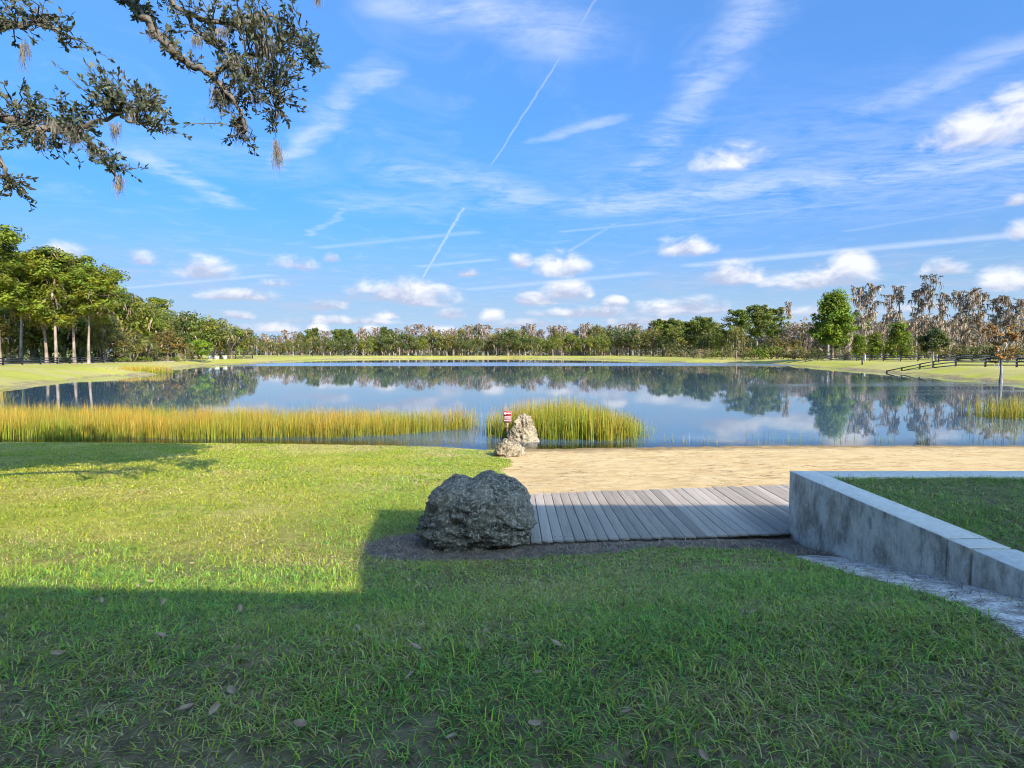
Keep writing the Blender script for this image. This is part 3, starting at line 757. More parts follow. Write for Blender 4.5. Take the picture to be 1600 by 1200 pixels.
def strands(b, P, L, w, base, sway=.12):
    """hanging moss: narrow ribbons below P"""
    n = len(P); L = np.broadcast_to(L, (n,)); a = rng.random(n) * PI
    D = np.stack([np.cos(a), np.sin(a), 0 * a], 1); lev = []
    off = np.zeros((n, 3)); col = tint(base, n, .22, .05)
    for t in (0, .35, .7, 1.0):
        c = P + off + np.stack([0 * L, 0 * L, -L * t], 1)
        ww = w * (1 - .75 * t) * (1 + .5 * (t == .35))
        lev += [c - D * ww / 2, c + D * ww / 2]
        off = off + rng.normal(size=(n, 3)) * (L * sway)[:, None] * np.array([1, 1, 0])
    V = np.stack(lev, 1); i = np.arange(n)[:, None] * 8
    q = np.concatenate([np.stack([i + k, i + k + 1, i + k + 3, i + k + 2], -1).reshape(-1, 4) for k in (0, 2, 4)])
    b.add(V.reshape(-1, 3), q, np.repeat(col, 8, 0))
def curve_pts(a, b, sag=.0, n=6, wob=.05):
    t = np.linspace(0, 1, n)[:, None]; a, b = np.asarray(a, float), np.asarray(b, float)
    L = np.linalg.norm(b - a); p = a + (b - a) * t; p[:, 2] += sag * L * (4 * t * (1 - t))[:, 0]
    p[1:-1] += rng.normal(size=(n - 2, 3)) * wob * L; return p

GREEN_PINE = (.26, .285, .028); GREEN_OAK = (.22, .245, .036); OLIVE = (.23, .21, .05); GREY = (.32, .23, .18)
def pine(H=18, start=.5, spread=3.2, nb=30, cone=False, base=GREEN_PINE, lean=0, moss=0, tufts=5, per=64, size=.33, r0=.18, droop=0.0):
    t = MB(); c = MB(); ms = MB()
    k = np.linspace(0, 1, 9); tp = np.stack([lean * H * k ** 1.3 + rng.normal(size=9) * .05 * k, rng.normal(size=9) * .06 * k, H * .96 * k], 1); tp[0, 2] = -.5
    t.tube(tp, r0 * (1 - .78 * k) * (1 + .35 * np.exp(-k * 25)), 8)
    C = []; R = []
    for i in range(nb):
        f = (i + rng.random()) / nb; h = start + (1 - start) * f
        if cone: L = spread * (1.02 - f) ** .72 * (.45 + .55 * min(1, f / .22)) * rng.uniform(.75, 1.12) + .25
        else: L = spread * math.sqrt(max(.05, math.sin(PI * min(1, .16 + f * .80)))) * rng.uniform(.35, 1.2)
        az = i * 2.399 + rng.normal() * .4
        p0 = np.array([np.interp(h / .96, k, tp[:, j]) if h < .96 else tp[-1, j] for j in range(3)]); 
        rise = (rng.uniform(-.25, .45) if not cone else rng.uniform(.05, .35)) * L - droop * L
        p1 = p0 + np.array([math.cos(az) * L, math.sin(az) * L, rise])
        bp = curve_pts(p0, p1, -.03, 5, .04); t.tube(bp, np.linspace(.085, .02, 5) * (r0 / .3), 5)
        for j in range(tufts):
            u = 1 - .72 * (j / tufts) * rng.uniform(.7, 1.1)
            q = p0 + (p1 - p0) * u + rng.normal(size=3) * np.array([.38, .38, .30]) * (spread / 3.2); q[2] += .2
            C.append(q); R.append(rng.uniform(.5, 1.25) * (spread / 3.2) ** .5)
            if moss and rng.random() < moss:
                n = 5; P = q + rng.normal(size=(n, 3)) * .35; strands(ms, P, rng.uniform(.6, 2.0, n), .16, GREY)
    C.append([tp[-1, 0], tp[-1, 1], H * .97]); R.append(.7)
    clumps(c, C, R, per, size, base, .9, .3, .26, .30, .3, 1.3)
    return t, c, ms
def oak(H=11, R=5.5, base=GREEN_OAK, K=52, per=64, size=.55, moss=0, trunk=.35, low=.10):
    t = MB(); c = MB(); ms = MB()
    hz = H * (.5 + low / 2); rz = H * (1 - low) / 2
    t.tube([(0, 0, -.5), (.05, 0, H * .12), (.1, .05, H * .32)], [trunk * 1.25, trunk, trunk * .8], 8)
    d = unit(K * 3); d = d[d[:, 2] > -.75][:K]
    rad = rng.uniform(.62, .93, len(d)); C = d * rad[:, None] * np.array([R, R, rz]) + np.array([0, 0, hz])
    for i in range(0, len(d), 5):
        t.tube(curve_pts((.1, .05, H * .3), C[i], .05, 6, .04), np.linspace(trunk * .5, .04, 6), 5)
    rr = rng.uniform(.20, .36, len(d)) * min(R, rz * 1.3)
    clumps(c, C, rr, per, size, base, .8, .35, .22, .22, .6)
    if moss:
        n = int(170 * moss); i = rng.integers(0, len(C), n)
        strands(ms, C[i] + rng.normal(size=(n, 3)) * rr[i][:, None] * .6 - np.array([0, 0, .3]) * rr[i][:, None], rng.uniform(.6, 2.2, n), .24, GREY)
    return t, c, ms
def cypress(H=24, top=.55, spread=2.4, nb=20, moss=6, base=GREY, leaf=None, lean=0, sc=1.0, per=9):
    t = MB(); c = MB(); ms = MB()
    k = np.linspace(0, 1, 9); tp = np.stack([lean * H * k + rng.normal(size=9) * .12 * k, rng.normal(size=9) * .12 * k, H * .97 * k], 1); tp[0, 2] = -.5
    t.tube(tp, .30 * sc ** .8 * (1 - .7 * k) * (1 + .9 * np.exp(-k * 14)), 8)
    C = []
    for i in range(nb):
        f = (i + rng.random()) / nb; h = top + (1 - top) * f ** .8
        L = spread * rng.uniform(.35, 1.0) * (.55 + .55 * f) * (1 if f < .9 else .8)
        az = rng.random() * 2 * PI
        p0 = np.array([np.interp(min(h / .97, 1), k, tp[:, j]) for j in range(3)])
        p1 = p0 + np.array([math.cos(az) * L, math.sin(az) * L, L * rng.uniform(.05, .55)])
        bp = curve_pts(p0, p1, .08, 5, .05); t.tube(bp, np.linspace(.09, .025, 5) * sc, 4)
        n = moss; u = rng.uniform(.25, 1.05, n)[:, None]
        P = p0 + (p1 - p0) * u + rng.normal(size=(n, 3)) * np.array([.22, .22, .15]) * sc
        strands(ms, P, rng.uniform(.5, 1.1, n) * rng.uniform(.9, 3.6) * sc, .22 * sc, base, .09)
        for u in (.55, .85, 1.0): C.append(p0 + (p1 - p0) * u + rng.normal(size=3) * .12 * sc)
    clumps(c, C, .45 * sc ** .7, per, .36 * sc ** .7, leaf if leaf else (base[0] * .62, base[1] * .6, base[2] * .58), .5, .3, .3, .3, .2, 1.4)
    return t, c, ms
def shrub(H=2, R=1.6, base=OLIVE, K=16, per=34, size=.3):
    t = MB(); c = MB()
    for i in range(5): t.tube(curve_pts((0, 0, -.3), (rng.normal() * R * .5, rng.normal() * R * .5, H * .7), .05, 5, .05), np.linspace(.05, .015, 5), 4)
    C = np.stack([rng.normal(size=K) * R * .45, rng.normal(size=K) * R * .45, rng.uniform(.2, .82, K) * H], 1)
    clumps(c, C, rng.uniform(.22, .4, K) * min(R, H), per, size, base, .85, .4, .2, .2, .4)
    return t, c, MB()
def proto(tcm, bark, names=('trunk', 'crown', 'hanging_moss')):
    t, c, m_ = tcm; out = []
    for b, nm, mt in ((t, names[0], M[bark]), (c, names[1], M['leaf']), (m_, names[2], M['moss'])):
        if b.n: out.append((nm, b.mesh(nm, mt, nm == 'trunk')))
    return out
def plant(pr, name, px, D, ytop, label, cat='tree', group=None, Href=None, wide=1.0, rz=None, z0=None):
    X_, Y_ = gp(px, D); z = float(ground_z(np.array([X_]), np.array([Y_]))[0]) if z0 is None else z0
    e = empty(name, (X_, Y_, z), rng.random() * 6.28 if rz is None else rz)
    top = at_y(px, ytop, D)[2]; s = (top - z) / Href
    e.scale = (s * wide, s * wide, s)
    for nm, me in pr:
        o = link(nm, me, e)
        if nm != 'trunk': o['kind'] = 'stuff'
    return tag(e, label, cat, group)
ONES = 'first second third fourth fifth sixth seventh eighth ninth tenth eleventh twelfth thirteenth fourteenth fifteenth sixteenth seventeenth eighteenth nineteenth'.split()
TENS = {2: ('twentieth', 'twenty'), 3: ('thirtieth', 'thirty'), 4: ('fortieth', 'forty'), 5: ('fiftieth', 'fifty'), 6: ('sixtieth', 'sixty'), 7: ('seventieth', 'seventy')}
def ordw(n):
    if n < 20: return ONES[n - 1]
    a, b = divmod(n, 10); return TENS[a][0] if b == 0 else TENS[a][1] + '-' + ONES[b - 1]

# ------------------------------------------------------------------ prototypes
PINE = [proto(pine(18, .44, 3.3, 34, moss=.10), 'bark_pine'), proto(pine(18, .50, 3.6, 34, moss=.12, lean=.03), 'bark_pine'), proto(pine(18, .36, 3.0, 34, moss=.2), 'bark_pine')]
PINE_BENT = proto(pine(18, .38, 3.1, 34, lean=.08, moss=.25), 'bark_pine')
OAKS = {'green': [proto(oak(11, 5.2, GREEN_OAK, moss=.3), 'bark') for _ in range(3)], 'olive': [proto(oak(11, 5.0, (.24, .22, .055), moss=.5), 'bark') for _ in range(2)],
        'yellow': [proto(oak(10, 4.4, (.27, .20, .055), moss=.1), 'bark')], 'bright': [proto(oak(8, 3.4, (.22, .30, .02), K=40, low=.2, trunk=.14), 'bark')],
        'dark': [proto(oak(11, 5.4, (.15, .17, .04), moss=.5), 'bark') for _ in range(3)]}
CYP = [proto(cypress(24, .52, 2.6, 26, 7), 'bark_grey') for _ in range(3)] + [proto(cypress(24, .42, 3.0, 34, 9, base=(.33, .24, .19)), 'bark_grey') for _ in range(2)]
CYP_THIN = [proto(cypress(24, .74, 2.0, 15, 7, lean=-.05), 'bark_grey'), proto(cypress(24, .70, 1.7, 16, 8), 'bark_grey')]
CYP_TALL = proto(cypress(28, .60, 3.0, 26, 8, base=(.26, .21, .185)), 'bark_grey')
CYP_BUSH = [proto(cypress(15, .18, 3.4, 46, 11, base=(.36, .27, .22)), 'bark_grey') for _ in range(3)]
CYP_RUST = proto(cypress(16, .25, 2.8, 36, 7, base=(.31, .24, .20), leaf=(.34, .17, .08)), 'bark_grey')
ROUND_PINE = [proto(pine(16, .42, 3.6, 26, base=(.18, .21, .036), size=.5, per=40), 'bark_grey') for _ in range(2)]
BIG_GREEN = proto(pine(17, .24, 6.2, 54, True, base=(.20, .265, .024), tufts=6, per=38, size=.55, r0=.36), 'bark')
YOUNG_PINE = [proto(pine(8, .10, 3.0, 34, True, base=(.19, .235, .024), tufts=4, per=30, size=.4, r0=.14), 'bark') for _ in range(2)]
DARK_OAK = proto(oak(8, 3.4, (.10, .12, .028), K=46, low=.22, trunk=.2), 'bark_grey')
ORANGE = proto(cypress(5.0, .34, 1.45, 44, 2, base=(.36, .31, .29), leaf=(.50, .25, .075), sc=.30, per=26), 'bark_grey')
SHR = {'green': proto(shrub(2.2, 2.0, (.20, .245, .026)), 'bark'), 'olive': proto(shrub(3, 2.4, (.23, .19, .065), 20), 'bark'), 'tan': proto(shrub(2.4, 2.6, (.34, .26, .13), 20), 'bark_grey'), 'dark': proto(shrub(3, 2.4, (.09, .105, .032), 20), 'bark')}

# ------------------------------------------------------------------ left bank wood
gL = 'trees on the left bank'
for px, D, yt, pr, lab in [(0, 90, 364, PINE[0], 'tallest pine, its trunk cut by the left edge'), (34, 108, 398, PINE[1], 'pine between the edge pine and the leaning slim pine'),
                           (74, 100, 402, PINE_BENT, 'slim leaning pine just left of the thickest pine trunk'), (89, 97, 394, PINE[2], 'thick straight pine fourth from the left edge'),
                           (117, 101, 404, PINE[0], 'straight pine between the thick pine and the bent pine'), (139, 99, 420, PINE[1], 'bent pine with hanging moss at the right of the pine group'),
                           (58, 122, 404, PINE[2], 'pine standing farther back behind the slim leaning pine'), (170, 124, 428, PINE[0], 'pine behind the bent pine, top above the oaks'),
                           (249, 170, 468, PINE[2], 'lone pine top rising above the oaks on the left bank')]:
    plant(pr, 'pine_tree', px, D, yt, lab, 'tree', gL, 18, 1.45, rz={74: 2.6, 139: .2}.get(px))
for px, D, yt, k, i, w, lab in [(14, 112, 478, 'olive', 0, 1.0, 'olive oak behind the fence at the left edge'), (52, 116, 470, 'green', 1, 1.0, 'green oak behind the fence left of the slim leaning pine'),
                                (100, 118, 478, 'green', 2, 1.0, 'green oak filling the gap between the thick and straight pines'), (130, 122, 470, 'dark', 0, .9, 'dark oak seen behind the bent pine trunk'),
                                (165, 112, 492, 'olive', 1, .75, 'mossy olive oak just right of the bent pine'), (188, 126, 452, 'green', 0, .85, 'tall green oak right of the pine group'),
                                (215, 132, 462, 'green', 1, .85, 'second tall green oak right of the pine group'), (204, 112, 515, 'olive', 0, 1.05, 'low olive oak in front beside the track end'),
                                (240, 132, 488, 'green', 2, .9, 'green oak below the lone pine top'), (262, 128, 512, 'yellow', 0, 1.1, 'yellowish tree in the middle of the left bank wood'),
                                (283, 150, 492, 'dark', 1, .9, 'dark oak behind the yellowish tree'), (306, 154, 487, 'green', 0, 1.0, 'broad rounded oak behind the small bright green tree'),
                                (334, 160, 496, 'olive', 1, 1.0, 'rounded olive oak above the pale boxes'), (362, 168, 508, 'green', 2, 1.0, 'second last oak at the right end of the left bank wood'),
                                (381, 172, 511, 'olive', 0, .85, 'last oak at the right end of the left bank wood'), (316, 135, 528, 'bright', 0, .95, 'small bright green tree on the left bank'),
                                (292, 132, 534, 'olive', 1, .9, 'small olive oak left of the small bright green tree'), (-30, 110, 470, 'green', 1, 1.0, 'green oak cut by the left edge behind the tallest pine'),
                                (28, 128, 440, 'green', 0, .8, 'tall oak behind the pines near the left edge'), (78, 130, 436, 'olive', 1, .8, 'tall olive oak behind the slim leaning pine'),
                                (122, 132, 440, 'green', 1, .8, 'tall oak behind the straight pine, between pine crowns'), (158, 130, 438, 'green', 2, .8, 'tallest oak right behind the bent pine'),
                                (205, 138, 456, 'olive', 1, .8, 'tall olive oak between the two tall green oaks'), (272, 160, 484, 'green', 1, .8, 'oak rising behind the yellowish tree'),
                                (232, 118, 530, 'dark', 2, 1.0, 'low dark oak on the left bank above the pale reed tongue')]:
    H = {'yellow': 10, 'bright': 8}.get(k, 11)
    plant(OAKS[k][i], 'broadleaf_tree', px, D, yt, lab, 'tree', gL, H, w)
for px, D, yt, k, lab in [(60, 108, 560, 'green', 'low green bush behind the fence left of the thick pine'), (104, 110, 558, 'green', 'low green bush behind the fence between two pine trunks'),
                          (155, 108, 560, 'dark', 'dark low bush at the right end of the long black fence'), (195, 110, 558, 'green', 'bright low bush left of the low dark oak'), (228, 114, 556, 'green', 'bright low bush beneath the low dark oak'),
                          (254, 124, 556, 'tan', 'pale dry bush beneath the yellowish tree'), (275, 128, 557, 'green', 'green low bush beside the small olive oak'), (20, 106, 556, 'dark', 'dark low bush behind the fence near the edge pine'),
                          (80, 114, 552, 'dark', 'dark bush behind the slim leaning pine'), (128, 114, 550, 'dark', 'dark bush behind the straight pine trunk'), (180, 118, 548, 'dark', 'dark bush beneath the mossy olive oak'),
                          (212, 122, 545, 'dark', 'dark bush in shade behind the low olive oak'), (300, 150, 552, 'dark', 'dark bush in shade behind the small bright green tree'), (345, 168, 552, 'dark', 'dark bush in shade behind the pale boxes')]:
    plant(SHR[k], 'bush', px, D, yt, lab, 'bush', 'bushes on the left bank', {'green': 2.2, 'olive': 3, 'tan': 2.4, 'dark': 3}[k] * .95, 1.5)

# ------------------------------------------------------------------ far shore
tops = [(395, 536), (420, 529), (450, 524), (485, 519), (510, 523), (540, 518), (575, 522), (612, 514), (645, 514), (690, 516), (740, 515), (790, 514), (840, 515), (890, 514), (940, 511), (990, 512), (1025, 509), (1060, 505), (1100, 500)]
tx, ty = zip(*tops)
i = 0; px = 418; rec = []
while px < 1110:
    rec.append(px); px += rng.uniform(13, 21)
for i, px in enumerate(rec):
    k = 'olive' if px < 470 else rng.choice(['dark', 'green', 'olive', 'dark'])
    D = np.interp(px, [418, 520, 900, 1110], [272, 292, 300, 262]) + rng.uniform(-6, 6)
    pr = OAKS[k][rng.integers(0, len(OAKS[k]))]
    yt = np.interp(px, tx, ty) + rng.uniform(0, 15)
    plant(pr, 'shore_oak', px, D, yt, f'{ordw(i + 1)} from the left in the front row of oaks along the far shore', 'tree', 'front row on the far shore', 11, rng.uniform(.85, 1.2))
rec = []; px = 402
while px < 1120:
    rec.append(px); px += rng.uniform(8, 14)
for i, px in enumerate(rec):
    D = np.interp(px, [400, 520, 900, 1110], [330, 320, 322, 290]) + rng.uniform(-8, 8)
    u = rng.random()
    if 525 < px < 552 or 600 < px < 616 or 1020 < px < 1110 or (478 < px < 500): pr, H, w = ROUND_PINE[i % 2], 16, .95
    elif u < .42: pr, H, w = CYP_BUSH[i % 3], 15, 1.0
    elif u < .52: pr, H, w = CYP_RUST, 16, 1.0
    elif u < .86: pr, H, w = CYP[i % 5], 24, 1.6
    else: pr, H, w = OAKS['olive'][i % 2], 11, .7
    yt = np.interp(px, tx, ty) + rng.uniform(-9, 3)
    plant(pr, 'shore_tree', px, D, yt, f'{ordw(i + 1)} from the left in the back row of mossy trees beyond the lake', 'tree', 'back row on the far shore', H, w)
# the wood behind: one mass
b = MB(); n = 1900; X_ = rng.uniform(-240, 200, n); Y_ = rng.uniform(335, 400, n)
C = np.stack([X_, Y_, 1 + 11 * rng.random(n) ** 1.5], 1)
clumps(b, C[:1000], 2.6, 22, 1.5, (.25, .205, .185), 1.2, .1, .2, .25, .3, 1.2)
clumps(b, C[1000:], 2.8, 22, 1.5, (.13, .135, .045), 1.0, .3, .2, .25, .5)
n = 1000; X_ = rng.uniform(98, 215, n); Y_ = rng.uniform(205, 250, n)
clumps(b, np.stack([X_, Y_, 1 + rng.uniform(.3, 12, n)], 1), 2.4, 26, 1.1, (.31, .24, .20), 1.3, .1, .2, .25, .3, 1.3)
n = 620; X_ = rng.uniform(-200, -86, n); Y_ = rng.uniform(118, 230, n); k = X_ < -.62 * Y_ + 16; X_, Y_ = X_[k], Y_[k]; n = len(X_)
clumps(b, np.stack([X_, Y_, 1 + 11 * rng.random(n) ** 1.4], 1), 2.6, 28, 1.0, (.12, .14, .034), 1.1, .3, .2, .25, .4)
n = 130; X_ = rng.uniform(62, 112, n); Y_ = rng.uniform(215, 260, n)
clumps(b, np.stack([X_, Y_, 1 + rng.uniform(.3, 8, n)], 1), 2.4, 28, 1.1, (.15, .145, .045), 1.1, .3, .2, .25, .4)
kind(b.build('woodland', M['leaf']), 'stuff', 'dense far woodland filling in behind the trees around the lake')

# ------------------------------------------------------------------ right bank
gR = 'trees on the right bank'
for px, D, yt, lab in [(1042, 250, 507, 'round-topped pine at the left end of the right bank pines'), (1078, 240, 503, 'second round-topped pine from the left on the right bank'), (1102, 232, 497, 'third round-topped pine from the left on the right bank'),
                       (1150, 200, 485, 'pine with rounded top above the small forked tree'), (1182, 206, 478, 'tallest of the rounded pines left of the big green pine'), (1206, 212, 483, 'rounded pine just left of the two thin bare cypresses')]:
    plant(ROUND_PINE[px % 2], 'round_pine', px, D, yt, lab, 'tree', gR, 16, 1.15)
for px, D, yt, k, i_, w, lab in [(1128, 205, 512, 'green', 0, .85, 'green oak left of the rounded pines'), (1150, 165, 508, 'olive', 1, .62, 'small forked olive tree standing forward of the rounded pines'),
                               (1105, 215, 522, 'dark', 1, .9, 'dark low oak below the third rounded pine'), (1213, 172, 526, 'yellow', 0, 1.0, 'yellow-brown bushy tree left of the big green pine'),
                               (1240, 168, 528, 'yellow', 0, .9, 'yellow-brown bushy tree close beside the big green pine'), (1192, 176, 535, 'dark', 2, 1.1, 'dark low oak in the scrub left of the big green pine')]:
    plant(OAKS[k][i_], 'broadleaf_tree', px, D, yt, lab, 'tree', gR, 10 if k == 'yellow' else 11, w)
plant(BIG_GREEN, 'big_pine', 1300, 136, 462, 'big bright green pine beside the farther black fence', 'tree', gR, 17, 1.0)
for px, D, yt, i_, lab in [(1342, 134, 526, 0, 'leftmost young pine behind the farther fence'), (1366, 136, 524, 1, 'second young pine behind the farther fence'), (1403, 134, 508, 0, 'tallest young pine behind the farther fence')]:
    plant(YOUNG_PINE[i_], 'young_pine', px, D, yt, lab, 'tree', gR, 8, .95)
plant(DARK_OAK, 'broadleaf_tree', 1457, 118, 514, 'compact dark round tree behind the farther fence', 'tree', gR, 8, .95)
plant(ORANGE, 'orange_cypress', 1565, 57, 514, 'small orange-leaved cypress at the water edge on the right', 'tree', None, 5.0, 1.05, z0=.05)
for i, (px, D, yt, pr, H, w) in enumerate([(1218, 232, 479, CYP_THIN[1], 24, 1.2), (1230, 228, 471, CYP_THIN[1], 24, 1.2), (1293, 205, 460, CYP[0], 24, 1.4), (1312, 210, 464, CYP[1], 24, 1.2), (1340, 198, 447, CYP[3], 24, 1.25), (1361, 196, 442, CYP[0], 24, 1.3),
                                    (1386, 198, 458, CYP[1], 24, 1.2), (1408, 200, 446, CYP_THIN[0], 24, 1.3), (1430, 196, 449, CYP[4], 24, 1.2), (1449, 192, 428, CYP_TALL, 28, 1.05), (1470, 194, 457, CYP[2], 24, 1.3), (1497, 192, 454, CYP[3], 24, 1.2),
                                    (1511, 190, 450, CYP[0], 24, 1.3), (1527, 192, 455, CYP[1], 24, 1.2), (1553, 190, 463, CYP[4], 24, 1.3), (1572, 186, 462, CYP[2], 24, 1.35), (1594, 184, 466, CYP[3], 24, 1.2), (1618, 182, 460, CYP[1], 24, 1.3)]):
    lab = 'tallest of the bare mossy cypresses on the right bank' if px == 1449 else f'{ordw(i + 1)} from the left of the bare mossy cypresses on the right bank'
    plant(pr, 'mossy_cypress', px, D, yt, lab, 'tree', 'mossy cypresses on the right bank', H, w)
for i, px in enumerate([1262, 1325, 1350, 1376, 1392, 1416, 1440, 1462, 1482, 1505, 1530, 1548, 1580, 1602]):
    rust = px in (1376, 1530, 1602)
    plant(CYP_RUST if rust else CYP_BUSH[i % 3], 'grey_cypress', px, 178 + rng.uniform(-8, 6), rng.uniform(488, 512), f'{ordw(i + 1)} from the left of the low grey mossy trees on the right bank', 'tree', 'low grey trees on the right bank', 16 if rust else 15, 1.1)
for i, (px, D, yt, k) in enumerate([(1085, 190, 545, 'tan'), (1100, 186, 544, 'tan'), (1118, 182, 548, 'green'), (1135, 178, 543, 'olive'), (1160, 172, 546, 'tan'), (1178, 168, 541, 'olive'), (1187, 160, 545, 'green'), (1203, 160, 541, 'green'), (1222, 158, 543, 'olive'),
                                  (1240, 156, 541, 'tan'), (1256, 154, 543, 'olive'), (1272, 152, 544, 'dark'), (1285, 150, 546, 'dark'), (1322, 146, 545, 'tan'), (1380, 146, 540, 'olive'), (1425, 140, 538, 'olive'), (1478, 138, 537, 'olive'), (1500, 138, 540, 'dark'),
                                  (1520, 136, 537, 'olive'), (1545, 132, 540, 'dark'), (1575, 130, 538, 'olive'), (1600, 128, 540, 'olive')]):
    plant(SHR[k], 'bush', px, D, yt, f'{ordw(i + 1)} from the left in the row of bushes on the right bank', 'bush', 'bushes on the right bank', {'green': 2.2, 'olive': 3, 'tan': 2.4, 'dark': 3}[k] * .95, 1.25)
# ------------------------------------------------------------------ blades: reeds and grass
def blades(b, P, L, W, az, bend, segs, c0, c1):
    n = len(P); D = np.stack([np.cos(az), np.sin(az), 0 * az], 1); S = np.stack([-np.sin(az), np.cos(az), 0 * az], 1)
    # widths lie across the bend
    V = []; C = []
    for k in range(segs + 1):
        t = k / segs
        c = P + D * (L * bend * t ** 1.7)[:, None]; c = c + np.stack([0 * L, 0 * L, L * np.maximum(.12 * t, t * (1 - .55 * bend * t))], 1)
        w = (W * (1 - t ** 1.5) * .5 + W * .04)[:, None]
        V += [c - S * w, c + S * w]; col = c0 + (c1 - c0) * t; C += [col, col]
    m_ = 2 * (segs + 1); i = np.arange(n)[:, None] * m_
    q = np.concatenate([np.stack([i + 2 * k, i + 2 * k + 1, i + 2 * k + 3, i + 2 * k + 2], -1).reshape(-1, 4) for k in range(segs)])
    b.add(np.stack(V, 1).reshape(-1, 3), q, np.stack(C, 1).reshape(-1, 3))
def reed_bed(name, X_, Y_, hmin, hmax, label, gold=.5, w=.016, hs=1.0):
    n = len(X_); z = np.minimum(ground_z(X_, Y_), .02); z = np.maximum(z, -.5)
    patch = fbm(X_ * .9, Y_ * .9, 3, 15); L = rng.uniform(hmin, hmax, n) * (.82 + .36 * patch) * hs - z
    L = L * np.where(rng.random(n) < .12, rng.uniform(.5, 1.25, n), 1)
    g_ = np.clip(rng.normal(size=n) * .25 + gold + (patch - .5) * 1.6, 0, 1)[:, None]
    base = tint((.16, .185, .018), n, .30, .2); tipg = tint((.225, .24, .024), n, .24, .14); tipo = tint((.44, .25, .045), n, .28, .14)
    b = MB(); blades(b, np.stack([X_, Y_, z], 1), L, rng.uniform(.7, 1.3, n) * w, rng.random(n) * 6.28, np.abs(rng.normal(size=n)) * .13 + .02 + (rng.random(n) < .05) * .6, 3, base, tipg * (1 - g_) + tipo * g_)
    return kind(b.build(name, M['reed']), 'stuff', label)
n = 52000
X_ = rng.uniform(-27, -.5, n); Y_ = rng.uniform(18.9, 25.5, n)
front = np.interp(X_, [-27, -12, -6.2, -2, -1.0], [19.4, 19.7, 19.9, 21.6, 22.3]) + (fbm(X_ * .8, Y_ * 0, 3, 4) - .5) * 1.0
back = np.interp(X_, [-27, -20, -8, -2, -.8], [30, 25.4, 24.0, 23.9, 23.3]) + (fbm(X_ * .7, Y_ * 0 + 3, 3, 6) - .5) * 1.2
k = (Y_ > front) & (Y_ < back) & (rng.random(n) < sstep(-1.05, -2.2, X_))
reed_bed('reed_bed', X_[k], Y_[k], .55, .92, 'long golden-green reed bed in the water along the lawn on the left', .55, .017)
n = 19000
X_ = rng.uniform(-1.2, 6.6, n); Y_ = rng.uniform(18.3, 25, n)
e = ((X_ - 2.0) / np.where(X_ > 2, 2.9, 2.75)) ** 2 + ((Y_ - 21.4) / 2.2) ** 2 + (fbm(X_ * 1.2, Y_ * 1.2, 3, 2) - .5) * 1.0
k = (rng.random(n) < sstep(1.5, .45, e) ** 1.5) & ~((np.abs(X_ - .35) < .9) & (Y_ < 19.6))
o = reed_bed('reed_bed', X_[k], Y_[k], .70, 1.15, 'rounded green and rust reed clump right of the peaked rock', .40, .02, np.clip(1.22 - .42 * ((X_[k] - 1.7) / 2.6) ** 2, .5, 1.2))
n = 5000
X_ = rng.uniform(20.5, 31, n); Y_ = rng.uniform(23.6, 29, n)
e = ((X_ - 26.6) / 5.2) ** 2 + ((Y_ - 26.2) / 2.2) ** 2; k = e < 1 + rng.normal(size=n) * .15
reed_bed('reed_bed', X_[k], Y_[k], .8, 1.1, 'reed bed at the right edge near the orange cypress reflection', .35, .022)
n = 9000
t = rng.random(n) * .7; X_ = -26.4 - t * 13 + rng.normal(size=n) * 1.0; Y_ = 25 + t * 17 + rng.normal(size=n) * .6
reed_bed('reed_bed', X_, Y_, .7, 1.1, 'golden reeds bordering the left shore at the picture edge', .75, .03)
n = 1100
X_ = rng.uniform(-54, -48.5, n); Y_ = 79 + (X_ + 54) * .25 + rng.normal(size=n) * 1.1
reed_bed('reed_bed', X_, Y_, .8, 1.2, 'pale yellow tongue of reeds on the left bank far off', .8, .06)
cl = [(1283, 688), (1300, 690), (1330, 686), (1370, 689), (1392, 690), (1440, 688), (1520, 687), (1535, 684), (1555, 690), (1585, 686), (1592, 690), (1176, 690), (1198, 692), (1025, 676), (1012, 688), (1045, 690), (1075, 692), (1110, 694), (1240, 694), (1460, 694), (1000, 692), (960, 693)]
X_ = []; Y_ = []
for px, py in cl:
    q = on_z(px, py, 0); m_ = 9
    X_ += list(q[0] + rng.normal(size=m_) * .16); Y_ += list(q[1] + rng.normal(size=m_) * .16)
reed_bed('water_grass', np.array(X_), np.array(Y_), .12, .5, 'sparse thin green stems standing in the shallows along the beach', .1, .012)

